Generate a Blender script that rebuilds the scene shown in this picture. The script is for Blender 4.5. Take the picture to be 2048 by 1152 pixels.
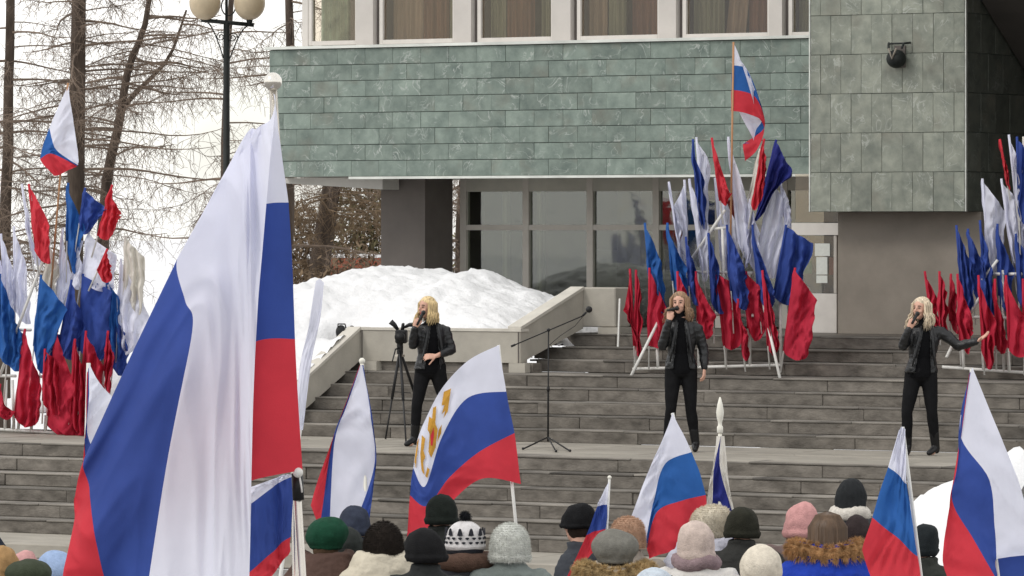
import bpy, bmesh, math, random
from mathutils import Vector, Matrix, noise
random.seed(7)
for o in list(bpy.data.objects): bpy.data.objects.remove(o)
SC = bpy.context.scene
COL = SC.collection

# ------------------------------------------------------------------ camera
F = 10000.0                 # focal length in photo pixels (2048 wide)
YAW = math.radians(30.5)
HOR = 460.0                 # horizon row in the photo
CAM = Vector((28.3, -48.9, 3.3))
FWD = Vector((-math.sin(YAW), math.cos(YAW), 0))
RGT = Vector((math.cos(YAW), math.sin(YAW), 0))
UP = Vector((0, 0, 1))
cd = bpy.data.cameras.new('camera'); cam = bpy.data.objects.new('camera', cd); COL.objects.link(cam)
cam.location = CAM; cam.rotation_euler = (math.pi/2, 0, YAW)
cd.sensor_width = 36; cd.lens = 36*F/2048; cd.shift_y = -(576-HOR)/2048
cd.clip_start = 0.5; cd.clip_end = 3000
SC.camera = cam
# ------------------------------------------------------------------ sky, sun, exposure
SUN_EL, SUN_AZ = math.radians(42), math.radians(-118)   # where the sun stands (azimuth from +X, counter-clockwise)
w = bpy.data.worlds.new('World'); SC.world = w; w.use_nodes = True
nt = w.node_tree; nt.nodes.clear()
out = nt.nodes.new('ShaderNodeOutputWorld'); mx = nt.nodes.new('ShaderNodeMixShader')
b1 = nt.nodes.new('ShaderNodeBackground'); b2 = nt.nodes.new('ShaderNodeBackground')
sky = nt.nodes.new('ShaderNodeTexSky'); sky.sky_type = 'NISHITA'; sky.sun_disc = False
sky.sun_elevation = SUN_EL; sky.sun_rotation = math.pi/2 - SUN_AZ
b1.inputs[1].default_value = 0.12
tc = nt.nodes.new('ShaderNodeTexCoord'); nz = nt.nodes.new('ShaderNodeTexNoise')
nz.inputs['Scale'].default_value = 9; nz.inputs['Detail'].default_value = 5
rp = nt.nodes.new('ShaderNodeValToRGB')
rp.color_ramp.elements[0].position = .36; rp.color_ramp.elements[0].color = (.38, .38, .38, 1)
rp.color_ramp.elements[1].position = .52; rp.color_ramp.elements[1].color = (.97, .97, .97, 1)
b2.inputs[0].default_value = (1.0, .985, .955, 1); b2.inputs[1].default_value = 1.08
nt.links.new(tc.outputs['Generated'], nz.inputs['Vector']); nt.links.new(nz.outputs['Fac'], rp.inputs[0])
nt.links.new(sky.outputs[0], b1.inputs[0]); nt.links.new(rp.outputs[0], mx.inputs[0])
nt.links.new(b1.outputs[0], mx.inputs[1]); nt.links.new(b2.outputs[0], mx.inputs[2]); nt.links.new(mx.outputs[0], out.inputs[0])
sd = bpy.data.lights.new('sun', 'SUN'); sun = bpy.data.objects.new('sun', sd); COL.objects.link(sun)
sd.energy = 0.8; sd.angle = math.radians(14); sd.color = (1, .96, .9)
sdir = Vector((math.cos(SUN_EL)*math.cos(SUN_AZ), math.cos(SUN_EL)*math.sin(SUN_AZ), math.sin(SUN_EL)))
sun.rotation_euler = sdir.to_track_quat('Z', 'Y').to_euler(); sun.location = (0, -20, 30)
vs = SC.view_settings; vs.view_transform = 'Standard'; vs.look = 'None'; vs.gamma = 1; vs.exposure = 0.35; vs.use_curve_mapping = False

# ------------------------------------------------------------------ pixel -> place
def ray(px): return FWD + RGT*((px-1024)/F)
def W(px, py, Z):
    p = CAM + ray(px)*Z; p.z = CAM.z - (py-HOR)/F*Z; return p
def ZY(px, Y): return (Y-CAM.y)/ray(px).y                 # depth where the column px meets the plane Y
def ZX(px, X): return (X-CAM.x)/ray(px).x
def PY(px, py, Y): return W(px, py, ZY(px, Y))
def PX(px, py, X): return W(px, py, ZX(px, X))
def PZ(px, py, z): return W(px, py, (CAM.z-z)*F/(py-HOR))

# ------------------------------------------------------------------ objects
def link(name, data, parent=None):
    o = bpy.data.objects.new(name, data); COL.objects.link(o)
    if parent is not None: o.parent = parent
    return o
def tag(o, label=None, cat=None, group=None, kind=None):
    if label: o['label'] = label
    if cat: o['category'] = cat
    if group: o['group'] = group
    if kind: o['kind'] = kind
    return o
def thing(name, label, cat, group=None, loc=(0, 0, 0), kind=None):
    return tag(_loc(link(name, None), loc), label, cat, group, kind)
def _loc(o, l): o.location = l; return o
def mesh_of(name, bm, mat, smooth=False):
    me = bpy.data.meshes.new(name); bmesh.ops.recalc_face_normals(bm, faces=bm.faces[:]); bm.to_mesh(me); bm.free()
    for m in (mat if isinstance(mat, (list, tuple)) else [mat]): me.materials.append(m)
    if smooth: me.polygons.foreach_set('use_smooth', [True]*len(me.polygons))
    return me
def obj(name, bm, mat, parent=None, smooth=False):
    """mesh in world coordinates; under a parent it is re-based to the parent's origin"""
    if parent is not None:
        off = Vector((0, 0, 0)); p = parent
        while p is not None: off += p.location; p = p.parent
        bmesh.ops.translate(bm, verts=bm.verts[:], vec=-off)
    return link(name, mesh_of(name, bm, mat, smooth), parent)
def NB(): return bmesh.new()
def box(bm, x0, x1, y0, y1, z0, z1, bevel=0, M=None):
    vs_ = [bm.verts.new(p) for p in [(x0,y0,z0),(x1,y0,z0),(x1,y1,z0),(x0,y1,z0),(x0,y0,z1),(x1,y0,z1),(x1,y1,z1),(x0,y1,z1)]]
    fs = [bm.faces.new([vs_[i] for i in q]) for q in [(3,2,1,0),(4,5,6,7),(0,1,5,4),(1,2,6,5),(2,3,7,6),(3,0,4,7)]]
    if M: bmesh.ops.transform(bm, matrix=M, verts=vs_)
    if bevel:
        es = list({e for f in fs for e in f.edges}); bmesh.ops.bevel(bm, geom=es, offset=bevel, segments=1, affect='EDGES')
    return bm
def prism(bm, pts, ext):
    """closed polygon pts extruded by vector ext"""
    ext = Vector(ext); a = [bm.verts.new(p) for p in pts]; b = [bm.verts.new(Vector(p)+ext) for p in pts]; n = len(a)
    bm.faces.new(a); bm.faces.new(b[::-1])
    for i in range(n): bm.faces.new([a[i], b[i], b[(i+1) % n], a[(i+1) % n]])
    return bm
def frame_of(d):
    d = d.normalized(); a = Vector((0, 0, 1)) if abs(d.z) < .9 else Vector((1, 0, 0))
    u = d.cross(a).normalized(); return u, d.cross(u).normalized()
def tube(bm, pts, rad, n=8, caps=True, dome=False):
    pts = [Vector(p) for p in pts]; k = len(pts)
    rad = [rad]*k if isinstance(rad, (int, float)) else list(rad)
    if dome:
        d0 = (pts[0]-pts[1]).normalized(); d1 = (pts[-1]-pts[-2]).normalized(); r0, r1 = rad[0], rad[-1]
        pts = [pts[0]+d0*r0*.96, pts[0]+d0*r0*.7]+pts+[pts[-1]+d1*r1*.7, pts[-1]+d1*r1*.96]; rad = [r0*.25, r0*.71]+rad+[r1*.71, r1*.25]; k += 4
    rings = []; u = None
    for i in range(k):
        d = (pts[min(i+1, k-1)]-pts[max(i-1, 0)])
        if d.length < 1e-9: d = Vector((0, 0, 1))
        if u is None: u, v = frame_of(d)
        else:
            d.normalize(); u = u - d*u.dot(d)
            if u.length < 1e-6: u, v = frame_of(d)
            u.normalize(); v = d.cross(u)
        rings.append([bm.verts.new(pts[i]+(u*math.cos(2*math.pi*j/n)+v*math.sin(2*math.pi*j/n))*rad[i]) for j in range(n)])
    for a, b in zip(rings, rings[1:]):
        for j in range(n): bm.faces.new([a[j], a[(j+1) % n], b[(j+1) % n], b[j]])
    if caps: bm.faces.new(rings[0][::-1]); bm.faces.new(rings[-1])
    return bm
def loft(bm, rings, xd, yd, n=20):
    """rings: (centre, rx, ry) ; xd, yd horizontal axes"""
    R = []
    for c, rx, ry in rings:
        c = Vector(c); R.append([bm.verts.new(c+xd*rx*math.cos(2*math.pi*j/n)+yd*ry*math.sin(2*math.pi*j/n)) for j in range(n)])
    for a, b in zip(R, R[1:]):
        for j in range(n): bm.faces.new([a[j], a[(j+1) % n], b[(j+1) % n], b[j]])
    bm.faces.new(R[0][::-1]); bm.faces.new(R[-1]); return bm
def ball(bm, c, rx, ry=None, rz=None, xd=Vector((1,0,0)), yd=Vector((0,1,0)), zd=Vector((0,0,1)), nu=16, nv=10):
    ry = ry or rx; rz = rz or rx; c = Vector(c); R = []
    top = bm.verts.new(c+zd*rz); bot = bm.verts.new(c-zd*rz)
    for i in range(1, nv):
        t = math.pi*i/nv
        R.append([bm.verts.new(c+zd*rz*math.cos(t)+xd*rx*math.sin(t)*math.cos(2*math.pi*j/nu)+yd*ry*math.sin(t)*math.sin(2*math.pi*j/nu)) for j in range(nu)])
    for j in range(nu):
        bm.faces.new([top, R[0][j], R[0][(j+1) % nu]]); bm.faces.new([bot, R[-1][(j+1) % nu], R[-1][j]])
    for a, b in zip(R, R[1:]):
        for j in range(nu): bm.faces.new([a[j], b[j], b[(j+1) % nu], a[(j+1) % nu]])
    return bm
def remesh(bm, voxel, smooth=2):
    """one continuous surface out of overlapping closed shapes; returns a bmesh"""
    bmesh.ops.recalc_face_normals(bm, faces=bm.faces[:])
    me = bpy.data.meshes.new('tmp'); bm.to_mesh(me); bm.free()
    o = bpy.data.objects.new('tmp', me); COL.objects.link(o)
    m = o.modifiers.new('r', 'REMESH'); m.mode = 'VOXEL'; m.voxel_size = voxel
    if smooth: s = o.modifiers.new('s', 'SMOOTH'); s.iterations = smooth; s.factor = .5
    dg = bpy.context.evaluated_depsgraph_get(); ev = o.evaluated_get(dg); r = bmesh.new(); r.from_mesh(ev.to_mesh()); ev.to_mesh_clear()
    bpy.data.objects.remove(o); bpy.data.meshes.remove(me); return r
def wrinkle(bm, amp, sc, seed=0, stretch=(1, 1, 1)):
    bm.normal_update(); s = Vector(stretch); o = Vector((seed*3.1, seed*1.7, seed))
    for v in bm.verts:
        p = Vector((v.co.x*s.x, v.co.y*s.y, v.co.z*s.z))*sc+o
        v.co += v.normal*amp*(noise.noise(p)+.5*noise.noise(p*2.1))
    return bm

# ------------------------------------------------------------------ materials
def mat(name, col, rough=.7, var=.15, nscale=8, bump=0, bscale=60, spec=.3, metal=0, rnd=0, translucent=0, stretch=None, col2=None, sheen=0, detail=5):
    m = bpy.data.materials.new(name); m.use_nodes = True; t = m.node_tree; N = t.nodes; L = t.links
    bs = N['Principled BSDF']; bs.inputs['Roughness'].default_value = rough; bs.inputs['Metallic'].default_value = metal
    bs.inputs['Specular IOR Level'].default_value = spec
    if sheen: bs.inputs['Sheen Weight'].default_value = sheen
    tcn = N.new('ShaderNodeTexCoord'); vec = tcn.outputs['Object']
    if rnd:
        oi = N.new('ShaderNodeObjectInfo'); ad = N.new('ShaderNodeVectorMath'); ad.operation = 'MULTIPLY_ADD'
        cmb = N.new('ShaderNodeCombineXYZ')
        for k in range(3): L.new(oi.outputs['Random'], cmb.inputs[k])
        ad.inputs[1].default_value = (37, 53, 71); L.new(cmb.outputs[0], ad.inputs[0]); L.new(vec, ad.inputs[2]); vec = ad.outputs[0]
    if stretch:
        mp = N.new('ShaderNodeMapping'); mp.inputs['Scale'].default_value = stretch; L.new(vec, mp.inputs[0]); vec = mp.outputs[0]
    n1 = N.new('ShaderNodeTexNoise'); n1.inputs['Scale'].default_value = nscale; n1.inputs['Detail'].default_value = detail; n1.inputs['Roughness'].default_value = .6
    L.new(vec, n1.inputs['Vector'])
    r = N.new('ShaderNodeValToRGB'); a, b = r.color_ramp.elements; a.position = .3; b.position = .7
    c2 = col2 or col
    a.color = tuple(max(0, c*(1-var)) for c in col)+(1,); b.color = tuple(min(1, c*(1+var)) for c in c2)+(1,)
    L.new(n1.outputs['Fac'], r.inputs[0]); colout = r.outputs[0]
    if rnd:
        hs = N.new('ShaderNodeHueSaturation'); mr = N.new('ShaderNodeMapRange'); mr.inputs['To Min'].default_value = 1-rnd; mr.inputs['To Max'].default_value = 1+rnd
        L.new(oi.outputs['Random'], mr.inputs['Value']); L.new(mr.outputs[0], hs.inputs['Value']); L.new(colout, hs.inputs['Color']); colout = hs.outputs[0]
    L.new(colout, bs.inputs['Base Color'])
    if bump:
        n2 = N.new('ShaderNodeTexNoise'); n2.inputs['Scale'].default_value = bscale; n2.inputs['Detail'].default_value = 4; L.new(vec, n2.inputs['Vector'])
        bp = N.new('ShaderNodeBump'); bp.inputs['Strength'].default_value = bump; bp.inputs['Distance'].default_value = .02
        L.new(n2.outputs['Fac'], bp.inputs['Height']); L.new(bp.outputs[0], bs.inputs['Normal'])
    if translucent:
        tr = N.new('ShaderNodeBsdfTranslucent'); L.new(colout, tr.inputs[0]); ms = N.new('ShaderNodeMixShader'); ms.inputs[0].default_value = translucent
        L.new(bs.outputs[0], ms.inputs[1]); L.new(tr.outputs[0], ms.inputs[2]); L.new(ms.outputs[0], N['Material Output'].inputs[0])
    m['nodes_out'] = 1
    return m
def glass_mat(name, tint, refl_rough=.03, trans=.75, fk=1.5, f0=.035):
    m = bpy.data.materials.new(name); m.use_nodes = True; t = m.node_tree; N = t.nodes; L = t.links; N.remove(N['Principled BSDF'])
    tr = N.new('ShaderNodeBsdfTransparent'); tr.inputs[0].default_value = tuple(c*trans for c in tint)+(1,)
    g = N.new('ShaderNodeBsdfGlossy'); g.inputs['Roughness'].default_value = refl_rough; g.inputs[0].default_value = (.95, .97, 1, 1)
    nz = N.new('ShaderNodeTexNoise'); nz.inputs['Scale'].default_value = 1.3; bp = N.new('ShaderNodeBump'); bp.inputs['Strength'].default_value = .06; bp.inputs['Distance'].default_value = .05
    L.new(nz.outputs['Fac'], bp.inputs['Height']); L.new(bp.outputs[0], g.inputs['Normal'])
    fr = N.new('ShaderNodeFresnel'); fr.inputs[0].default_value = 1.5
    ma = N.new('ShaderNodeMath'); ma.operation = 'MULTIPLY_ADD'; ma.inputs[1].default_value = fk; ma.inputs[2].default_value = f0; L.new(fr.outputs[0], ma.inputs[0])
    ms = N.new('ShaderNodeMixShader'); L.new(ma.outputs[0], ms.inputs[0]); L.new(tr.outputs[0], ms.inputs[1]); L.new(g.outputs[0], ms.inputs[2])
    L.new(ms.outputs[0], N['Material Output'].inputs[0]); return m
def marble(name, base, dark, vein, rnd=.22):
    m = mat(name, dark, .55, .1, 5, .12, 40, .35, rnd=rnd, col2=base)
    t = m.node_tree; N = t.nodes; L = t.links; bs = N['Principled BSDF']
    src = bs.inputs['Base Color'].links[0].from_socket
    vecs = [n for n in N if n.type == 'TEX_NOISE'][0].inputs['Vector'].links[0].from_socket
    v = N.new('ShaderNodeTexNoise'); v.inputs['Scale'].default_value = 3.2; v.inputs['Detail'].default_value = 7; v.inputs['Distortion'].default_value = 2.2
    L.new(vecs, v.inputs['Vector'])
    r = N.new('ShaderNodeValToRGB'); e = r.color_ramp.elements; e[0].position = .475; e[0].color = (0, 0, 0, 1); e[1].position = .5; e[1].color = (.75, .75, .75, 1)
    x = e.new(.525); x.color = (0, 0, 0, 1)
    k = N.new('ShaderNodeTexNoise'); k.inputs['Scale'].default_value = 4; L.new(vecs, k.inputs['Vector'])
    mu = N.new('ShaderNodeMath'); mu.operation = 'MULTIPLY'; r2 = N.new('ShaderNodeValToRGB'); r2.color_ramp.elements[0].position = .47; r2.color_ramp.elements[1].position = .66
    L.new(k.outputs['Fac'], r2.inputs[0]); L.new(v.outputs['Fac'], r.inputs[0]); L.new(r.outputs[0], mu.inputs[0]); L.new(r2.outputs[0], mu.inputs[1])
    mm = N.new('ShaderNodeMix'); mm.data_type = 'RGBA'; L.new(mu.outputs[0], mm.inputs[0]); L.new(src, mm.inputs[6]); mm.inputs[7].default_value = vein+(1,)
    # brown rust patches
    k2 = N.new('ShaderNodeTexNoise'); k2.inputs['Scale'].default_value = 2.3; k2.inputs['Detail'].default_value = 6; L.new(vecs, k2.inputs['Vector'])
    r3 = N.new('ShaderNodeValToRGB'); r3.color_ramp.elements[0].position = .55; r3.color_ramp.elements[1].position = .78; r3.color_ramp.elements[1].color = (.6, .6, .6, 1); L.new(k2.outputs['Fac'], r3.inputs[0])
    m2 = N.new('ShaderNodeMix'); m2.data_type = 'RGBA'; L.new(r3.outputs[0], m2.inputs[0]); L.new(mm.outputs[2], m2.inputs[6]); m2.inputs[7].default_value = (.16, .145, .115, 1)
    L.new(m2.outputs[2], bs.inputs['Base Color']); return m
M = {}
M['tile'] = marble('green_marble', (.205, .250, .218), (.132, .172, .152), (.44, .47, .44), .13)
M['tile_big'] = marble('grey_green_marble', (.275, .290, .242), (.175, .195, .166), (.44, .46, .42), .09)
M['tile_side'] = marble('shaded_side_marble', (.105, .112, .095), (.065, .075, .063), (.2, .21, .2), .18)  # block's side marble, with the shade of the recess put into its colour
M['joint'] = mat('tile_mortar', (.105, .125, .112), .9)
M['step'] = mat('step_stone', (.122, .109, .094), .85, .3, 5, .35, 35, .2, rnd=.13, stretch=(.8, 1, 1.6), col2=(.178, .161, .14), detail=9)
M['tread'] = mat('landing_stone', (.29, .268, .23), .8, .2, 2.5, .25, 40, .25, rnd=.1, stretch=(.5, 1, 1), detail=8)
M['nosing'] = mat('nosing_stone', (.11, .10, .088), .85, .4, 2.2, .2, 50, rnd=.32, stretch=(.5, 1, 1), col2=(.185, .17, .15), detail=9)
M['concrete'] = mat('parapet_plaster', (.40, .375, .325), .85, .12, 3, .15, 60, detail=8)
M['cap'] = mat('parapet_cap', (.56, .53, .47), .85, .12, 4, .15, 60)
M['wall'] = mat('taupe_plaster', (.25, .222, .188), .85, .13, 2.2, .12, 70, detail=9)
M['column'] = mat('brown_column_plaster', (.135, .12, .11), .85, .12, 2.5, .1, 70, detail=8)
M['white_frame'] = mat('window_frame_paint', (.62, .59, .55), .5, .07, 5)
M['grey_frame'] = mat('aluminium_frame', (.46, .43, .385), .45, .07, 5, spec=.5)
M['pier'] = mat('window_pier_render', (.52, .49, .46), .8, .07, 3, .1, 50)
M['trim'] = mat('metal_drip_trim', (.6, .62, .58), .5, .2, 8, stretch=(.3, 1, 1))
M['soffit'] = mat('soffit_paint', (.42, .41, .36), .85, .12, 3)
M['soffit_light'] = mat('beam_paint', (.5, .49, .46), .8, .1, 3)
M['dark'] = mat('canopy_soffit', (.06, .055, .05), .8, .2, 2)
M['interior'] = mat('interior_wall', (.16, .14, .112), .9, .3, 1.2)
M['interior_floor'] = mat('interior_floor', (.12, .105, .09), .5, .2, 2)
M['redbrown'] = mat('interior_board', (.30, .12, .075), .7, .25, 2)
M['curtain'] = mat('curtain_cloth', (.58, .50, .43), .9, .25, 2.5, stretch=(5, 5, .3), translucent=.25)
M['curtain_b'] = mat('brown_curtain', (.36, .22, .16), .9, .3, 2.5, stretch=(5, 5, .3), translucent=.2)
M['curtain_o'] = mat('grey_green_curtain', (.42, .47, .39), .9, .3, 2.5, stretch=(5, 5, .3), translucent=.2)
M['reflection_g'] = mat('painted_reflection', (.62, .74, .66), .9, .3, 6, translucent=.2)  # reflected trees and sky put into the colour of a sheet
M['glass'] = glass_mat('window_glass', (.92, .87, .80), trans=.95, fk=.9, f0=0)
M['glass_g'] = glass_mat('porch_glass', (.82, .85, .74), trans=.85, fk=1.7, f0=.03)
M['snow'] = mat('snow', (.77, .77, .775), .8, .07, 1.6, .6, 24, .15, detail=9)
M['snow_ground'] = mat('snow_ground', (.72, .72, .73), .85, .12, .15, .3, 2)
M['plaza'] = mat('wet_paving', (.20, .19, .18), .7, .25, .8, .2, 20)
M['white'] = mat('flag_white', (.78, .79, .90), .75, .04, 6, .08, 300, .15, translucent=.38)
M['cream'] = mat('flag_cream', (.72, .69, .63), .8, .06, 6, .08, 300, .15, translucent=.25)
M['blue'] = mat('flag_blue', (.042, .082, .33), .7, .12, 5, .08, 300, .2, translucent=.32)
M['blue2'] = mat('flag_sky_blue', (.03, .125, .40), .7, .12, 5, .08, 300, .2, translucent=.32)
M['navy'] = mat('flag_navy', (.024, .032, .20), .7, .15, 5, .08, 300, .2, translucent=.15)
M['red'] = mat('flag_red', (.63, .045, .065), .7, .1, 5, .08, 300, .2, translucent=.33)
M['crimson'] = mat('flag_crimson', (.53, .028, .06), .7, .14, 5, .08, 300, .2, translucent=.3)
M['gold'] = mat('flag_gold_print', (.52, .27, .035), .7, .2, 20)
M['pole_white'] = mat('white_painted_tube', (.66, .65, .62), .45, .08, 10)
M['pole_wood'] = mat('wooden_pole', (.42, .22, .11), .6, .2, 10, stretch=(1, 1, .1))
M['pole_metal'] = mat('aluminium_pole', (.62, .58, .52), .25, .1, 10, metal=.85)
M['pole_cream'] = mat('cream_plastic_pole', (.74, .72, .64), .4, .05, 10)
M['chrome'] = mat('chromed_ball', (.75, .72, .66), .18, .05, 10, metal=.9)
M['black'] = mat('black_plastic', (.012, .012, .013), .5, .2, 10)
M['iron'] = mat('black_iron', (.010, .013, .012), .55, .3, 8)
M['globe'] = mat('lamp_globe', (.62, .52, .37), .35, .12, 5, translucent=.25)
M['trunk'] = mat('larch_bark', (.080, .062, .050), .95, .4, 9, .8, 25, .1, stretch=(1, 1, .25))
M['twig'] = mat('larch_twig', (.17, .128, .098), .95, .35, 3)
M['bush'] = mat('bare_hedge_twig', (.15, .105, .065), .95, .35, 3)
M['needle'] = mat('conifer_needle', (.10, .105, .05), .9, .5, 2, col2=(.17, .145, .075))
M['brick_red'] = mat('red_fence_paint', (.33, .085, .05), .85, .25, 2)
M['lens'] = mat('lamp_lens', (.7, .7, .66), .3)
# ================================================================== ground and stairs
R, T = .15, .33          # lower risers and treads
L1 = .9                  # stage landing
def sheet(name, x0, x1, y0, y1, z, m, n=1):
    bm = NB(); a = [bm.verts.new(p) for p in [(x0,y0,z),(x1,y0,z),(x1,y1,z),(x0,y1,z)]]; bm.faces.new(a)
    return tag(obj(name, bm, m), kind='structure')
sheet('ground', -900, 900, -400, 1500, -.154, M['snow_ground'])
sheet('plaza', -40, 70, -80, -6.3, -.15, M['plaza'])
XL, XR = -14.0, 9.0
def slab_mesh(name, l, d, h, m, bev=.006): return mesh_of(name, box(NB(), 0, l, 0, d, 0, h, bev), m)
def place_row(parent, name, meshes, y, z, x0, x1, jitter=.009):
    x = x0-random.uniform(0, .8)
    while x < x1:
        l, me = random.choice(meshes); o = link(name, me, parent)
        o.location = (x+.002, y+random.uniform(-jitter, jitter), z+random.uniform(-.003, .003)); o.rotation_euler = (0, random.uniform(-.0016, .0016), random.uniform(-.003, .003)); x += l+.004
step_meshes = [(l, slab_mesh('step_slab', l, T+.10, R-.0235, M['step'])) for l in (.9, 1.2, 1.5, 1.75)]
nose_meshes = [(l, slab_mesh('tread_slab', l, T+.10, .022, M['nosing'])) for l in (1.0, 1.4, 1.8, 2.2)]
def core(name, x0, x1, y0, y1, z0, z1, parent): obj(name, box(NB(), x0, x1, y0, y1, z0, z1), M['step'], parent)
def steps(parent, n, y0, zbase, rise, tread, x0, x1):
    """n risers; the first at y0 standing on zbase"""
    for i in range(n):
        y = y0+i*tread; z = zbase+i*rise
        for o_, ms, dz, yy in (('step_slab', step_meshes, 0, y), ('tread_slab', nose_meshes, rise-.023, y-.004)):
            k0 = len(parent.children)
            place_row(parent, o_, ms, yy, z+dz+.001, x0, x1)
        core('stair_core', x0+.05, x1+.5, y+.06, y+tread+.2, z+.01, z+rise-.02, parent)
low = tag(link('lower_stairs', None), kind='structure')
yL = -3.0-5*T
steps(low, 6, yL, 0, .15, T, XL, XR)
st = tag(link('forecourt_kerb', None), kind='structure')
kerb = [(l, slab_mesh('kerb_slab', l, 1.9, .148, M['tread'], .01)) for l in (1.5, 2.0)]
place_row(st, 'kerb_slab', kerb, yL-1.55, -.149, XL-2, XR)
lan = tag(link('stage_landing', None), kind='structure')
pave = [(l, slab_mesh('paving_slab', l, .745, .04, M['tread'])) for l in (.9, 1.2, 1.5)]
for i in range(4): place_row(lan, 'paving_slab', pave, -2.95+.75*i, L1-.04+.002*0, XL, XR, .001)
# first upper flight: 5 risers of 0.145 from Y=0, second landing, then 3 risers to the porch
up = tag(link('upper_stairs', None), kind='structure')
steps(up, 5, 0, L1, .145, T, -3.55, XR)
L2 = L1+.725; L3 = L2+.435
steps(up, 3, 2.2, L2, .145, .42, -1.33, XR)
core('stair_core', XL-.7, XR+.5, -2.9, .2, -.1, .85, lan); core('stair_core', -3.55, XR+.5, 1.4, 2.5, L1, L2-.05, up); core('stair_core', -1.33, XR+.5, 3.2, 9, L1, L3-.05, up)
for i in range(2): place_row(up, 'paving_slab', [(l, slab_mesh('paving_slab', l, .42, .04, M['nosing'])) for l in (.9, 1.3)], 1.42+.43*i, L2-.042, -3.5, XR, .001)
sheet('porch_floor', -8, XR+.5, 3.3, 14, L3+.003, M['interior_floor'])
# ------------------------------------------------------------------ parapet of the snow bed
par = thing('stair_parapet', 'low zigzag concrete parapet beside the stairs holding back the snow', 'parapet')
X1, X2 = -3.58, -1.36; TH = .16
def zt(px, py, Y): return PY(px, py, Y).z
zA = zt(720, 660, 1.65); zB = zt(1040, 660, 1.65); zC = PX(1165, 580, X2).z
def cheek(name, X, y0, zb0, zt0, y1, zb1, zt1):
    # sloping wall along Y with a light cap
    obj(name, prism(NB(), [(X, y0, zb0), (X, y1, zb1), (X, y1, zt1), (X, y0, zt0)], (-TH, 0, 0)), M['concrete'], par)
    obj('coping', prism(NB(), [(X+.012, y0-.01, zt0+.002), (X+.012, y1+.0, zt1+.002), (X+.012, y1, zt1+.04), (X+.012, y0-.01, zt0+.04)], (-TH-.024, 0, 0)), M['cap'], par)
s1 = (zA-1.48)/(1.65-.33)
cheek('sloping_wall', X1, -.55, L1+.02, 1.48-s1*.88, .33, L1+.25, 1.48)
cheek('sloping_wall', X1, .336, L1+.25, 1.48, 1.644, 1.74, zA)
obj('front_wall', box(NB(), X1-TH, X2-.003, 1.65, 1.65+TH, 1.74, zA), M['concrete'], par)
obj('coping', box(NB(), X1-TH-.01, X2+.012, 1.638, 1.65+TH+.012, zA+.002, zA+.034), M['cap'], par)
obj('plinth', box(NB(), X1-TH, X2+.14, 1.70, 1.9, L2-.1, 1.738), M['step'], par)
for xx in (X1+.05, X2-.12): obj('plinth_block', box(NB(), xx, xx+.22, 1.58, 1.70, L2+.003, 1.738), M['concrete'], par)
cheek('sloping_wall', X2, 1.656, 1.74, zB, 3.13, L3+.06, zC)
obj('end_pillar', box(NB(), X2-TH, -.92, 3.135, 3.5, L3+.08, zC+.03, .012), M['concrete'], par)
obj('pillar_foot', box(NB(), X2+.22, -.86, 3.10, 3.45, L2+.30, L3+.078), M['concrete'], par)
obj('joint_strip', box(NB(), X1+.022, X1+.034, 1.640, 1.648, 1.742, zA), M['column'], par)
obj('joint_strip', box(NB(), X2-.032, X2-.02, 1.640, 1.648, 1.742, zA), M['column'], par)
obj('handrail_stay', tube(NB(), [(-.84, 3.1, L3+.42), (-.70, 2.8, L2+.2)], .012, 6), M['pole_white'], par)
# ------------------------------------------------------------------ snow piles
def heap(name, label, x0, x1, y0, y1, hf, base, nx=90, ny=60, seed=0, rough=.05, keep=None):
    bm = NB(); G = []
    for j in range(ny+1):
        r = []
        for i in range(nx+1):
            x = x0+(x1-x0)*i/nx; y = y0+(y1-y0)*j/ny; h = hf(x, y)
            p = Vector((x*1.9, y*1.9, seed))
            if h > base+.03: h += rough*min(1, (h-base)*2)*(noise.noise(p)+.6*noise.noise(p*2.7)+.5*noise.noise(p*6)+.35*noise.noise(p*13))
            r.append(bm.verts.new((x, y, max(h, base))))
        G.append(r)
    for j in range(ny):
        for i in range(nx):
            if keep and not keep(G[j][i].co.x, G[j][i].co.y): continue
            bm.faces.new([G[j][i], G[j][i+1], G[j+1][i+1], G[j+1][i]])
    bmesh.ops.delete(bm, geom=[v for v in bm.verts if not v.link_faces], context='VERTS')
    # skirt down so that the pile is closed
    o = obj(name, bm, M['snow'], None, True); return tag(o, label, 'snow pile')
# ridge of the big pile, read along X at Y=3.6
prof = [(560, 640), (600, 596), (640, 580), (700, 551), (760, 536), (850, 538), (905, 552), (965, 541), (1000, 556), (1040, 577), (1110, 600), (1180, 640)]
RX = [(PY(a, b, 3.9).x, PY(a, b, 3.9).z) for a, b in prof]
def ridge(x):
    if x <= RX[0][0]: return RX[0][1]-(RX[0][0]-x)*.5
    for (a, za), (b, zb) in zip(RX, RX[1:]):
        if x <= b: return za+(zb-za)*(x-a)/(b-a)
    return RX[-1][1]-(x-RX[-1][0])*1.2
_t2 = PX(684, 680, X1-.24); T2X, T2Y = _t2.x, _t2.y
def sstep(t): t = max(0, min(1, t)); return t*t*(3-2*t)
def hp(x, y):
    k = sstep((X1-TH-x)/1.6); yf = 1.70-2.6*k; zf = (zA-.02)*(1-k)+1.15*k; zr = ridge(x)
    if y < 3.9:
        t = max(0, min(1, (y-yf)/(3.9-yf))); z = zf+(zr-zf)*math.sin(t*math.pi/2)**.9
        if x <= X1-.05: z = min(z, min(zA, 1.48+(y-.33)*s1)+.055+max(0, X1-TH-.5-x)*.8+max(0, y-1.65)*.5)
        dq = (x-T2X)**2+(y-T2Y)**2
        if dq < .4: z -= .30*math.exp(-dq/.035)
        if x > X2-TH: z = min(z, zB+(y-1.65)*(zC-zB)/1.48-.02)
    else:
        t = (y-3.9)/1.5; z = zr-(zr-1.6)*t*t*.8
    return z
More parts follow.
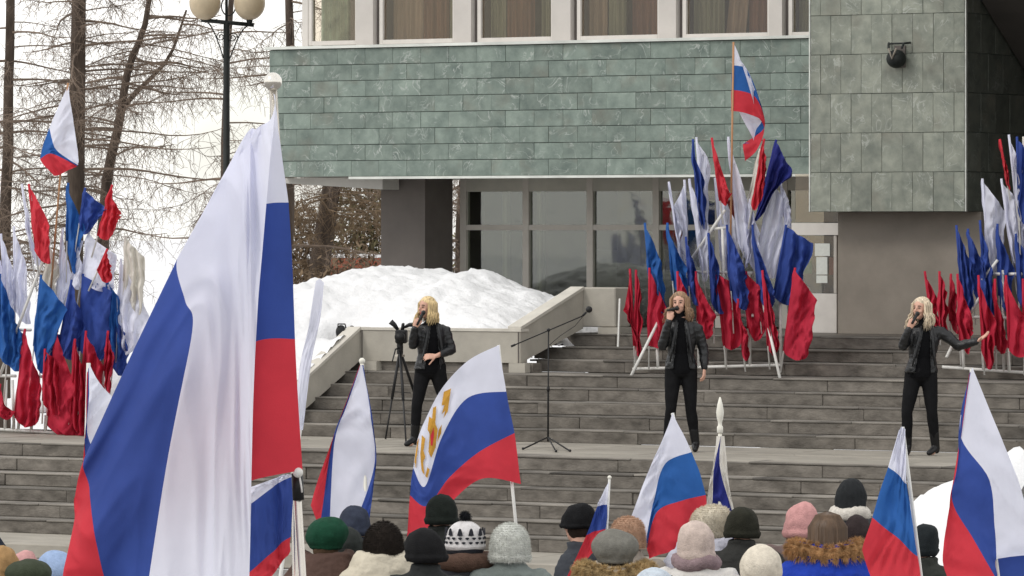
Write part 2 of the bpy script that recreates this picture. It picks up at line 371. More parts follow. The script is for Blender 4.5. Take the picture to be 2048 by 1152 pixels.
heap('snow_pile', 'large white snow pile heaped in the bed behind the zigzag concrete parapet', -9.6, X2-.03, -.9, 5.3, hp, 1.0, 190, 150, 3, .065, lambda x, y: x < X1-.075 or y > 1.70)
def hp2(x, y):
    # right-hand pile lying over the lower steps
    a = PY(1905, 975, -6.2); b = PY(2048, 905, -6.2)
    top = [(PY(1800, 1085, -6.0).x, .0), (PY(1830, 1020, -6).x, PY(1830, 1020, -6).z), (PY(1905, 968, -6).x, PY(1905, 968, -6).z), (PY(1990, 915, -6).x, PY(1990, 915, -6).z), (PY(2060, 903, -6).x, PY(2060, 903, -6).z), (9, .95)]
    z = -.2
    for (p, zp), (q, zq) in zip(top, top[1:]):
        if p <= x <= q: z = zp+(zq-zp)*(x-p)/(q-p)
    t = abs(y+6.0)/1.9
    return z-(z+.2)*t*t
heap('snow_pile', 'white snow pile on the lower steps behind the right-hand flags', 3.2, 8.9, -7.8, -3.6, hp2, -.2, 90, 80, 9, .10)
# ================================================================== building
bld = thing('civic_building', 'civic building with green marble bands, glazed porch and tall window row', 'building')
YB, YW, YG, YK = 5.0, 5.85, 6.6, 4.1       # band, upper windows, porch glazing, big block
xl = PY(540, 105, YB).x; xk0 = PY(1622, 300, YK).x; xk1 = PY(1930, 300, YK).x
zb0 = PY(1150, 350, YB).z; zb1 = PY(1150, 87, YB).z
band = link('tiled_band', None, bld)
obj('band_core', box(NB(), xl+.01, xk0+.3, YB+.012, YB+.5, zb0, zb1), M['joint'], band)
NR = 8; rh = (zb1-zb0)/NR*1.0
tw = .415
tile_m = [mesh_of('marble_tile', box(NB(), 0, w_, 0, .02, 0, rh-.007, .0025), M['tile']) for w_ in (tw-.002, tw-.002)]
half_m = mesh_of('marble_tile', box(NB(), 0, tw*.5-.002, 0, .02, 0, rh-.007, .0025), M['tile'])
for r_ in range(NR):
    x = xl; first = r_ % 2
    while x < xk0-.01:
        h_ = first; first = 0
        o = link('marble_tile', half_m if h_ or x+tw > xk0+.1 else tile_m[0], band)
        o.location = (x, YB-.01+random.uniform(-.004, .004), zb0+r_*rh+random.uniform(-.001, .001)); o.rotation_euler = (random.uniform(-.012, .004), 0, 0)
        x += tw*.5 if h_ else tw
obj('coping_strip', box(NB(), xl-.05, xk0-.003, YB-.05, YB+.5, zb1+.004, zb1+.04), M['trim'], band)
obj('drip_strip', box(NB(), PY(700, 350, YB).x, xk0-.003, YB-.035, YB+.03, zb0-.035, zb0-.004), M['trim'], band)
# soffit
obj('soffit', box(NB(), xl, xk0+.3, YB+.05, 14, zb0-.002, zb0+.3), M['soffit'], bld)
obj('haunch_beam', prism(NB(), [(PY(560, 0, 5.4).x, 5.4, zb0-.012), (PY(765, 0, 5.4).x, 5.4, zb0-.012), PY(765, 379, 5.4), PY(560, 366, 5.4)], (0, .4, 0)), M['soffit_light'], bld)
# big block
blk = link('tiled_block', None, bld)
zk0 = PY(1780, 423, YK).z; zk1 = PY(1780, -60, YK).z+.3
obj('block_core', box(NB(), xk0+.01, xk1-.014, YK+.012, 9, zk0, zk1), M['joint'], blk)
bh = (PY(1780, 344, YK).z-zk0); nb = 7; bw = (xk1-xk0)/7.5
bt = mesh_of('marble_panel', box(NB(), 0, bw-.003, 0, .025, 0, bh-.005, .003), M['tile_big']); bth = mesh_of('marble_panel', box(NB(), 0, bw*.5-.003, 0, .025, 0, bh-.005, .003), M['tile_big'])
for r_ in range(nb):
    x = xk0; fl = r_ % 2
    seq = ([bth]+[bt]*7) if fl else ([bt]*7+[bth])
    for me in seq:
        o = link('marble_panel', me, blk); o.location = (x, YK-.012+random.uniform(-.004, .004), zk0+r_*bh+random.uniform(-.001, .001)); x += bw*.5 if me is bth else bw
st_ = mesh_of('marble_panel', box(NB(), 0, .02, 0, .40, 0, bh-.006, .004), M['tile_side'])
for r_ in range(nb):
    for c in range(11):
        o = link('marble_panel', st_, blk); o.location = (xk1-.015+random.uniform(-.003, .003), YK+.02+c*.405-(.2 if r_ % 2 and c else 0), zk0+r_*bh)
obj('corner_strip', box(NB(), xk0-.018, xk0-.003, YK-.02, YK+.3, zk0, zk1), M['trim'], blk)
obj('corner_strip', box(NB(), xk1+.008, xk1+.02, YK-.02, YK+.015, zk0, zk1), M['trim'], blk)
# wall below the block
YU = 4.5
wl = PY(1676, 500, YU).x; wr = xk1+.02
obj('porch_wall', box(NB(), wl, wr, YU, 9, L3+.005, zk0-.002), M['wall'], bld)
# wall lamp on the block
wlp = thing('wall_lamp', 'rusty bowl-shaped wall lamp with two horn brackets on the marble block', 'lamp', loc=PY(1800, 108, YK-.02))
q = wlp.location; bm = NB()
ball(bm, q+Vector((0, -.10, -.06)), .12, .11, .11); remeshed = bm
obj('lamp_bowl', bm, M['iron'], wlp, True)
bm = NB(); tube(bm, [q+Vector((-.14, -.01, .13)), q+Vector((-.10, -.1, .12)), q+Vector((-.085, -.13, .06))], .014, 6); tube(bm, [q+Vector((.14, -.01, .13)), q+Vector((.10, -.1, .12)), q+Vector((.085, -.13, .06))], .014, 6)
tube(bm, [q+Vector((-.10, -.1, .12)), q+Vector((.10, -.1, .12))], .012, 6); obj('bracket', bm, M['iron'], wlp)
bm = NB(); tube(bm, [q+Vector((-.05, -.2, .06)), q+Vector((0, -.215, -.06)), q+Vector((.05, -.2, .06))], .013, 6); obj('bowl_rib', bm, M['wall'], wlp)
obj('wall_plate', box(NB(), q.x-.07, q.x+.07, q.y-.012, q.y+.012, q.z-.16, q.z+.1), M['column'], wlp)
# entrance canopy to the right; unseen roof, ceiling and flank are added to deepen its shade
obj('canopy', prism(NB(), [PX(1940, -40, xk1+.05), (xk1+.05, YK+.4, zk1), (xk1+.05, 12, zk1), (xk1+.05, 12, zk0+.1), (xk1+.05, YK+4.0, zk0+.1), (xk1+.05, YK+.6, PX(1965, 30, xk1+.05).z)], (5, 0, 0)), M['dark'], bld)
obj('added_shade_roof', box(NB(), xk0+.2, 10, YK+.3, 12, zk1+.004, zk1+.4), M['dark'], bld)  # unseen slab added overhead to keep the recess dark
obj('added_shade_flank', box(NB(), 6.3, 10, 3.2, 9, L3+.005, zk1), M['wall'], bld)  # unseen block added beyond the frame to cut off side light
obj('added_shade_ceiling', box(NB(), xk1+.06, 6.29, 2.2, 9, zk1-.3, zk1-.003), M['dark'], bld)  # unseen ceiling added to hold sky light off the side wall
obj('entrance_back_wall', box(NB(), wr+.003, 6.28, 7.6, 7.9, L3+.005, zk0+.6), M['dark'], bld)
for a, b in ((2028, 33), (2045, 72), (2037, 140)):
    c = PX(a, b, xk1+.05+1.0) ; c = W(a, b, ZY(a, YK+1.2+ (b/120)))
    bm = NB(); tube(bm, [c+Vector((0, -.03, -.02)), c+Vector((0, .04, .03))], .05, 12); o = obj('downlight', bm, M['lens'], bld)
# upper window row
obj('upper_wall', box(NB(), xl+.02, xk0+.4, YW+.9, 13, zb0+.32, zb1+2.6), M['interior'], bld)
openings = [(620, 720), (762, 915), (958, 1112), (1157, 1325), (1368, 1545), (1580, 1690)]
zw0 = zb1+.03; zw1 = zb1+2.4
xe = [(PY(a, 50, YW).x, PY(b, 50, YW).x) for a, b in openings]
for i, (a, b) in enumerate(xe):
    wn = link('window', None, bld)
    def sill_z(px, Y=YW): return PY(px, 92-(px-620)*.018, Y).z
    sz = PY(openings[i][0]+60, 90-(openings[i][0]-620)*.0185, YW).z
    bm = NB(); box(bm, a, a+.05, YW-.04, YW+.05, sz, zw1); box(bm, b-.05, b, YW-.04, YW+.05, sz, zw1); obj('window_jamb', bm, M['white_frame'], wn)
    obj('window_rail', box(NB(), a+.052, b-.052, YW-.04, YW+.05, sz, sz+.055), M['white_frame'], wn)
    obj('pane', box(NB(), a+.052, b-.052, YW, YW+.006, sz+.057, zw1), M['glass'], wn)
    # curtains: a few panels of different cloth with gaps between; the pale green panel is a painted reflection
    sets = [[(0, .62, 'reflection_g'), (.66, 1, 'curtain')], [(0, .42, 'curtain'), (.40, .74, 'curtain_b'), (.76, 1, 'curtain_o')], [(0, .2, 'curtain_o'), (.22, .60, 'curtain_b'), (.68, .84, 'curtain_o'), (.86, 1, 'curtain')],
            [(0, .24, 'curtain'), (.24, .45, 'curtain_o'), (.52, 1, 'curtain_b')], [(0, .36, 'curtain_o'), (.36, .58, 'curtain'), (.62, 1, 'curtain_b')], [(0, 1, 'curtain_o')]][i]
    for ci, (c0, c1, cm_) in enumerate(sets):
        bm = NB(); n = int(70*(c1-c0))+6; rows = []; aa = a+.02+(b-a-.04)*c0; bb_ = a+.02+(b-a-.04)*c1
        for k in range(n+1):
            x = aa+(bb_-aa)*k/n; y = YW+.24+.03*ci+.035*math.sin(k*1.25+i+ci)+.02*math.sin(k*.47)
            rows.append((bm.verts.new((x, y, sz-.1)), bm.verts.new((x+.25*(ci == 1 and i == 4), y+.02, zw1))))
        for p_, q_ in zip(rows, rows[1:]): bm.faces.new([p_[0], q_[0], q_[1], p_[1]])
        obj('curtain' if cm_ != 'reflection_g' else 'reflection_sheet', bm, M[cm_], wn, True)
    if i < len(xe)-1: obj('window_pier', box(NB(), b+.002, xe[i+1][0]-.06, YW-.10, YW+.3, zb1+.03, zw1), M['pier'], bld); obj('pier_reveal', box(NB(), xe[i+1][0]-.058, xe[i+1][0]-.004, YW-.0, YW+.3, zb1+.03, zw1), M['column'], bld)
obj('corner_jamb', box(NB(), xe[0][0]-.09, xe[0][0]-.002, YW-.05, YW+.08, zb1+.03, zw1), M['white_frame'], bld)
obj('window_sill', box(NB(), xe[0][0]-.12, xk0+.2, YB+.3, YW+.4, zb1+.0, zb1+.03), M['white_frame'], bld)
obj('window_sill', box(NB(), xe[0][0]-.12, xk0+.2, YW-.14, YW-.05, zb1+.0345, PY(1150, 88, YW-.1).z), M['white_frame'], bld)
obj('roof_slab', box(NB(), xl, xk0+.4, YW-.3, 13, zb1+2.605, zb1+2.9), M['soffit'], bld)
# porch glazing
gz = link('porch_glazing', None, bld)
mull = [930, 1055, 1183, 1315, 1440, 1572, 1700]
zt_ = PY(1150, 378, YG).z; zm = PY(1150, 455, YG).z; zg0 = PY(1100, 581, YG).z
gx = [PY(a, 450, YG).x for a in mull]
for x in gx: obj('mullion', box(NB(), x-.045, x+.045, YG-.05, YG+.05, L3+.01, zb0-.003), M['grey_frame'], gz)
for a, b in zip(gx, gx[1:]):
    for z0, z1 in ((L3+.03, zm-.035), (zm+.035, zt_-.03)): obj('pane', box(NB(), a+.046, b-.046, YG, YG+.006, z0, z1), M['glass_g'], gz)
    obj('transom', box(NB(), a+.047, b-.047, YG-.045, YG+.045, zm-.034, zm+.034), M['grey_frame'], gz)
    obj('head_rail', box(NB(), a+.047, b-.047, YG-.045, YG+.045, zt_-.029, zb0-.003), M['soffit'], gz)
# side of the glass box and what stands inside it
for y0 in (7.6, 8.5): obj('mullion', box(NB(), gx[0]-.04, gx[0]+.04, y0, y0+.09, L3+.01, zb0-.003), M['grey_frame'], gz)
obj('pane', box(NB(), gx[0]-.004, gx[0]+.004, YG+.06, 8.495, L3+.3, zb0-.1), M['glass_g'], gz)
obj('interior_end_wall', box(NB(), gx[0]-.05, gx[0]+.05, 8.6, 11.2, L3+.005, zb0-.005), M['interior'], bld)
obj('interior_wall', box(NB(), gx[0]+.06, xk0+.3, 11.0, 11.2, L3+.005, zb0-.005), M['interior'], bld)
obj('light_leak_stop', box(NB(), xk0+.31, xk0+.4, 6.35, 11.2, L3+.005, zb0-.005), M['interior'], bld)  # unseen wall added to stop sky light leaking indoors
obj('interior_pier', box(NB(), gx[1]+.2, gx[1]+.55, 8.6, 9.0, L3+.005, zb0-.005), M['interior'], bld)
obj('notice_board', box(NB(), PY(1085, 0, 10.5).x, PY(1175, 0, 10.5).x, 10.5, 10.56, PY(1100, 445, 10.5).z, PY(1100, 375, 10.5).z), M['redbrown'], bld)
obj('counter', box(NB(), PY(1190, 0, 9).x, PY(1330, 0, 9).x, 9, 9.6, L3+.005, PY(1200, 500, 9).z), M['wall'], bld)
# column
cx0, cx1 = PY(762, 0, 5.9).x, PY(850, 0, 5.9).x
obj('column', box(NB(), cx0, cx1, 5.9, 5.9+(cx1-cx0)*1.03, L3-.3, zb0-.004), M['column'], bld)
# entrance door by the wall
dr = link('door', None, bld); YD = 4.75
dx0, dx1 = PY(1583, 0, YD).x, PY(1673, 0, YD).x
def zz(py): return PY(1640, py, YD).z
obj('door_header', box(NB(), dx0, dx1+.1, YD, YD+.08, zz(470), zz(446)), M['white_frame'], dr)
obj('transom_pane', box(NB(), dx0, dx1+.2, YD+.1, YD+.106, zz(444), zb0-.01), M['glass'], dr)
obj('door_panel', box(NB(), dx0, dx1-.005, YD+.01, YD+.06, L3+.006, zz(587)), M['white_frame'], dr)
obj('door_glass', box(NB(), dx0+.04, dx1-.045, YD+.03, YD+.036, zz(586), zz(472)), M['glass'], dr)
obj('door_stile', box(NB(), dx0, dx0+.038, YD+.01, YD+.06, zz(586), zz(471)), M['grey_frame'], dr)
obj('door_stile', box(NB(), dx1-.043, dx1-.005, YD+.01, YD+.06, zz(586), zz(471)), M['grey_frame'], dr)
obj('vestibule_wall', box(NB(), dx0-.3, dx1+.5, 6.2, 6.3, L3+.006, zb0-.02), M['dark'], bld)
paper = mat('notice_paper', (.62, .64, .6), .8, .06, 30)
for a, b, c, d in ((1628, 1658, 487, 512), (1631, 1653, 514, 549), (1631, 1653, 551, 566)):
    obj('notice_sheet', box(NB(), PY(a, 0, YD).x, PY(b, 0, YD).x, YD+.022, YD+.026, zz(d), zz(c)), paper, dr)
obj('notice_sheet', box(NB(), PY(1658, 0, YD+.3).x, PY(1674, 0, YD+.3).x, YD+.3, YD+.304, zz(550), zz(515)), M['redbrown'], dr)
obj('notice_sheet', box(NB(), PY(1606, 0, YD+.3).x, PY(1624, 0, YD+.3).x, YD+.3, YD+.304, zz(548), zz(520)), mat('green_poster', (.25, .33, .28), .8), dr)
# ================================================================== flags
def cr(p0, p1, p2, p3, t):
    return .5*((2*p1)+(p2-p0)*t+(2*p0-5*p1+4*p2-p3)*t*t+(3*p1-p0-3*p2+p3)*t**3)
def spline(pts, n):
    """n+1 samples of a Catmull-Rom through pts"""
    k = len(pts)-1; r = []
    for i in range(n+1):
        s = i/n*k; a = min(int(s), k-1); t = s-a
        g = lambda j: pts[max(0, min(k, j))]
        r.append(cr(g(a-1), g(a), g(a+1), g(a+2), t))
    return r
def cloth(rows, nu=26, nv=9):
    """rows of control points (Vectors); returns grid lines, nv per band"""
    C = [spline(r, nu) for r in rows]; nb_ = len(rows)-1; G = []
    for j in range(nb_*nv+1):
        s = j/nv; a = min(int(s), nb_-1); t = s-a; L = []
        for i in range(nu+1):
            p = [C[max(0, min(nb_, a+q))][i] for q in (-1, 0, 1, 2)]
            L.append(p[1].lerp(p[2], t)*.55+cr(*p, t)*.45)
        G.append(L)
    return G
def fold(G, amp, nf, seed=0, toward=-FWD):
    n = len(G[0])-1; m = len(G)-1
    for j, L in enumerate(G):
        v = j/m
        for i, p in enumerate(L):
            u = i/n; e = min(1, u*3)
            a = math.sin(2*math.pi*(nf*u+.35*math.sin(2.2*v+seed)+seed*.37))
            cz = noise.noise(Vector((u*5.5+v*4.5, v*2.2-u*2.0, seed*2.3)))
            a = a+.75*(1-2.4*abs(cz))*e+.5*(1-2.5*abs(noise.noise(Vector((u*9+v*6.5, v*3.6-u*3, seed+40)))))*e+.12*noise.noise(Vector((u*24+v*15, v*11-u*7, seed+80)))
            L[i] = p+toward*amp*e*a+Vector((0, 0, 1))*amp*.12*e*noise.noise(Vector((u*4, v*4, seed)))+RGT*amp*.25*noise.noise(Vector((u*3+9, v*5, seed)))
    return G
def sheet_mesh(name, G, j0, j1, m, parent, i0=0, i1=None):
    bm = NB(); i1 = len(G[0])-1 if i1 is None else i1
    V = [[bm.verts.new(p) for p in L[i0:i1+1]] for L in G[j0:j1+1]]
    for a, b in zip(V, V[1:]):
        for k in range(len(a)-1): bm.faces.new([a[k], a[k+1], b[k+1], b[k]])
    return obj(name, bm, m, parent, True)
def rows_px(rows, Z): return [[W(p[0], p[1], Z-(p[2] if len(p) > 2 else 0)) for p in r] for r in rows]
GROUND = -.15
def crowd_flag(label, Z, rows, bands, pole, group='flags held up in the crowd', finial=None, pole_mat='pole_white', pr=.011, amp=.03, nf=1.5, seed=0, nu=30, nv=12, cover=None):
    """pole: (px,py) top, (px,py) lower point, both in the picture at depth Z (the pole runs on down to the ground)"""
    (ax, ay), (bx, by) = pole; a = W(ax, ay, Z+.03); b = W(bx, by, Z+.03); d = (b-a).normalized(); base = a+d*((a.z-GROUND)/-d.z)
    t = thing('flag', label, 'flag', group, loc=base)
    obj('pole', tube(NB(), [base, a], pr, 10), M[pole_mat], t, True)
    if finial == 'ball':
        bm = NB(); ball(bm, a+Vector((0, 0, pr*1.7)), pr*2.1); obj('finial', bm, M['chrome'], t, True)
    elif finial == 'spear':
        bm = NB(); r_ = [.7, 1.5, 1.5, 1.0, 1.0, 1.6, 1.9, 1.3, .35]; h_ = [0, .012, .045, .055, .075, .10, .14, .19, .235]
        tube(bm, [a-d*x for x in h_], [pr*k for k in r_], 12); obj('finial', bm, M['pole_cream'], t, True)
    elif finial == 'cap':
        bm = NB(); ball(bm, a, pr*1.6); obj('finial', bm, M['pole_cream'], t, True)
    G = fold(cloth(rows_px(rows, Z), nu, nv), amp, nf, seed)
    names = {'white': 'white_stripe', 'cream': 'white_stripe', 'blue': 'blue_stripe', 'blue2': 'blue_stripe', 'navy': 'blue_stripe', 'red': 'red_stripe', 'crimson': 'red_stripe'}
    k = 0
    while k < len(bands):                      # neighbouring bands of one colour make one stripe
        e = k
        while e+1 < len(bands) and bands[e+1] == bands[k]: e += 1
        sheet_mesh(names[bands[k]], G, k*nv, (e+1)*nv, M[bands[k]], t); k = e+1
    return t, G
# the big one near the camera: hoist, a layer running behind, the fold, and the front drape
big, _G = crowd_flag('huge white-blue-red flag hanging in front, chrome ball on its pole', 12.5,
    [[(547, 186, .03), (552, 200, .05), (548, 260, .07), (540, 330, .09), (527, 480, .12), (514, 660, .14), (504, 900, .15), (499, 1060, .15), (497, 1230, .15)],
     [(555, 240, .025), (547, 243, .045), (530, 248, .02), (512, 258, .01), (498, 271, .0), (494, 420, .08), (488, 640, .13), (466, 910, .145), (445, 1230, .145)],
     [(562, 296, .02), (540, 300, .04), (505, 315, .0), (470, 335, -.02), (449, 354, 0), (453, 480, .06), (448, 640, .11), (418, 920, .135), (392, 1230, .135)],
     [(577, 405, 0), (532, 408, .03), (470, 430, -.05), (400, 470, -.07), (351, 521, 0), (370, 600, .05), (386, 662, .10), (335, 920, .12), (286, 1230, .12)],
     [(590, 678, 0), (516, 682, .03), (420, 735, -.08), (290, 800, -.10), (172, 905, 0), (178, 980, .04), (190, 1060, .06), (206, 1150, .06), (222, 1230, .06)],
     [(605, 940, .01), (500, 962, .04), (420, 1000, -.09), (260, 1040, -.10), (158, 990, -.02), (148, 1040, 0), (136, 1110, 0), (128, 1160, 0), (122, 1230, 0)]],
    ['white', 'white', 'white', 'blue', 'red'], ((546, 178), (604, 1152)), 'flags held up in front of the stage', 'ball', 'pole_metal', .011, .018, 2.3, 1, 100, 34)
bb = W(594, 946, 12.5); dd = (W(604, 1152, 12.5)-W(546, 178, 12.5)).normalized()
obj('pole_sleeve', tube(NB(), [W(594, 946, 12.53), W(597, 1000, 12.53)], .0145, 12), M['black'], big, True)
bm = NB(); ball(bm, W(596, 945, 12.49), .013); tube(bm, [W(598, 946, 12.49), W(603, 975, 12.49), W(604, 985, 12.49)], .0025, 5); obj('tie_knot', bm, M['pole_white'], big, True)
crowd_flag('white-blue-red flag end hanging just under the huge front flag', 13.2,
    [[(592, 948), (570, 950), (545, 958), (498, 974)], [(588, 952), (565, 962), (540, 978), (492, 1014)], [(582, 1074), (560, 1090), (540, 1110), (490, 1150)], [(577, 1110), (560, 1130), (540, 1155), (490, 1195)]],
    ['white', 'blue', 'red'], ((589, 945), (592, 1152)), 'flags held up in front of the stage', None, 'pole_metal', .010, .02, 1.2, 4)
crowd_flag('narrow white flag rising right behind the huge front flag pole', 20,
    [[(632, 562), (618, 650), (600, 730), (585, 860)], [(640, 558), (627, 650), (610, 730), (596, 860)], [(648, 566), (640, 640), (622, 730), (606, 860)]], ['white', 'white'], ((640, 560), (600, 860)), None and '', None, 'pole_white', .008, .01, 1, 6)
crowd_flag('white-blue-red flag peeping out left of the huge front flag', 18,
    [[(178, 725), (196, 760), (216, 785), (262, 830)], [(177, 735), (178, 800), (176, 870), (200, 930)], [(176, 742), (174, 840), (170, 900), (185, 1000)], [(174, 745), (172, 860), (166, 930), (165, 1060)]],
    ['white', 'blue', 'red'], ((177, 726), (166, 1152)), 'flags held up in front of the stage', None, 'pole_white', .008, .01, 1, 2)
crowd_flag('white-blue-red flag wrapped round its pole, white ball finial, left of crest flag', 32.3,
    [[(720, 730), (690, 810), (652, 915), (622, 1010)], [(720, 730), (692, 810), (660, 908), (640, 1055)], [(721, 730), (693, 812), (668, 890), (658, 1065)], [(724, 730), (742, 830), (748, 935), (700, 1070)], [(727, 730), (749, 870), (748, 960), (738, 1050)]],
    ['red', 'blue', 'white', 'blue'], ((724, 722), (733, 1060)), 'flags held up in the crowd', 'cap', 'pole_cream', .013, .03, 1.3, 3)
cf, G = crowd_flag('waving white-blue-red flag bearing a golden eagle crest', 33.6,
    [[(998, 690), (935, 722), (882, 780), (848, 845), (834, 882)], [(1012, 783), (935, 796), (885, 872), (850, 972, .05), (826, 936)], [(1029, 866), (955, 906), (898, 955), (855, 1012, .05), (820, 990)], [(1042, 968), (965, 957), (905, 1002), (862, 1062, .05), (814, 1075)]],
    ['white', 'blue', 'red'], ((997, 690), (1030, 1030)), 'flags held up in the crowd', None, 'pole_white', .011, .02, 1.2, 5, 50, 16)
def on_grid(G, u, v, off=.012):
    x = max(0, min(.9999, u))*(len(G[0])-1); y = max(0, min(.9999, v))*(len(G)-1); i, j = int(x), int(y); a, b = x-i, y-j
    p = G[j][i].lerp(G[j][i+1], a).lerp(G[j+1][i].lerp(G[j+1][i+1], a), b); return p-FWD*off
def decal(name, G, poly, m, parent, n=14, off=.012):
    """flat print laid on the cloth: polygon in (u,v) cut into small cells that follow the folds"""
    us = [p[0] for p in poly]; vs_ = [p[1] for p in poly]; bm = NB(); cache = {}
    def inside(x, y):
        c = False
        for (x1, y1), (x2, y2) in zip(poly, poly[1:]+poly[:1]):
            if (y1 > y) != (y2 > y) and x < (x2-x1)*(y-y1)/(y2-y1)+x1: c = not c
        return c
    def vert(i, j):
        if (i, j) not in cache: cache[i, j] = bm.verts.new(on_grid(G, min(us)+(max(us)-min(us))*i/n, min(vs_)+(max(vs_)-min(vs_))*j/n, off))
        return cache[i, j]
    for i in range(n):
        for j in range(n):
            if inside(min(us)+(max(us)-min(us))*(i+.5)/n, min(vs_)+(max(vs_)-min(vs_))*(j+.5)/n): bm.faces.new([vert(i, j), vert(i+1, j), vert(i+1, j+1), vert(i, j+1)])
    return obj(name, bm, m, parent, True)
for poly in ([(.40, .10), (.47, .05), (.50, .12), (.47, .15), (.50, .18), (.46, .20), (.48, .23), (.43, .24)], [(.56, .06), (.60, .03), (.62, .08), (.66, .03), (.69, .08), (.66, .13), (.68, .20), (.64, .27), (.58, .29), (.55, .22), (.58, .15)],
             [(.73, .10), (.80, .05), (.83, .15), (.80, .24), (.75, .27), (.77, .20), (.73, .19), (.76, .15)], [(.50, .25), (.54, .24), (.56, .29), (.51, .30)], [(.70, .26), (.74, .28), (.71, .31), (.67, .30)]):
    decal('golden_eagle', G, poly, M['gold'], cf, 44)
decal('crest_shield', G, [(.60, .15), (.645, .15), (.645, .20), (.622, .225), (.60, .20)], M['red'], cf, 16, .016)
decal('golden_eagle_tail', G, [(.90, .03), (.985, .02), (.985, .25), (.93, .28)], M['gold'], cf, 12)
crowd_flag('broad white-blue-red flag over the tan fur hats, mid right', 32.2,
    [[(1345, 825), (1320, 888), (1288, 965), (1260, 1040)], [(1384, 904), (1330, 926), (1309, 1000), (1290, 1090)], [(1412, 990), (1362, 1002), (1313, 1024), (1294, 1096)], [(1416, 1072), (1380, 1085), (1330, 1105), (1298, 1118)]],
    ['white', 'blue2', 'red'], ((1345, 826), (1405, 1120)), 'flags held up in the crowd', None, 'pole_white', .011, .035, 1.1, 7)
crowd_flag('furled white and navy flag on a cream pole with spear finial', 31.8,
    [[(1433, 872), (1425, 935), (1414, 1000), (1409, 1060)], [(1441, 872), (1428, 936), (1425, 1000), (1424, 1060)], [(1442, 872), (1440, 938), (1464, 1020), (1488, 1120)], [(1449, 872), (1456, 952), (1468, 1020), (1492, 1120)]],
    ['cream', 'navy', 'cream'], ((1440, 868), (1440, 1060)), 'flags held up in the crowd', 'spear', 'pole_cream', .013, .03, .8, 8)
crowd_flag('small white-blue-red flag on a thin white pole beside the black cap', 30.6,
    [[(1218, 962), (1206, 985), (1195, 1008)], [(1215, 1009), (1205, 1010), (1194, 1012)], [(1212, 1058), (1195, 1061), (1173, 1070)], [(1209, 1078), (1180, 1112), (1130, 1162)]],
    ['white', 'blue', 'red'], ((1219, 955), (1212, 1090)), 'flags held up in the crowd', 'cap', 'pole_white', .008, .02, 1, 9)
crowd_flag('white-blue-red flag hanging straight, second from the right edge', 26.6,
    [[(1798, 860), (1804, 853), (1809, 860)], [(1776, 934), (1796, 950), (1813, 968)], [(1744, 1035), (1787, 1070), (1833, 1112)], [(1724, 1100), (1762, 1185), (1846, 1185)]],
    ['white', 'blue2', 'red'], ((1805, 854), (1842, 1152)), 'flags held up in the crowd', None, 'pole_white', .01, .03, .9, 10)
rf, G = crowd_flag('large white-blue-red flag at the right edge of the crowd', 24,
    [[(1945, 735), (1985, 835), (2032, 950), (2062, 1050), (2085, 1108)], [(1942, 742), (1921, 868), (1978, 960), (1990, 1060), (1992, 1118)], [(1940, 746), (1914, 930), (1905, 1003), (1946, 1078), (1992, 1158)], [(1938, 750), (1908, 950), (1899, 1010), (1885, 1115), (1902, 1170)]],
    ['white', 'blue', 'red'], ((1943, 738), (1996, 1152)), 'flags held up in the crowd', None, 'pole_white', .01, .018, 1.1, 11)
sheet_mesh('blue_stripe', cloth(rows_px([[(1988, 1108, -.06), (2030, 1100, -.06), (2075, 1095, -.06)], [(1975, 1190, -.06), (2030, 1190, -.06), (2075, 1190, -.06)]], 24)), 0, 9, M['blue'], rf)
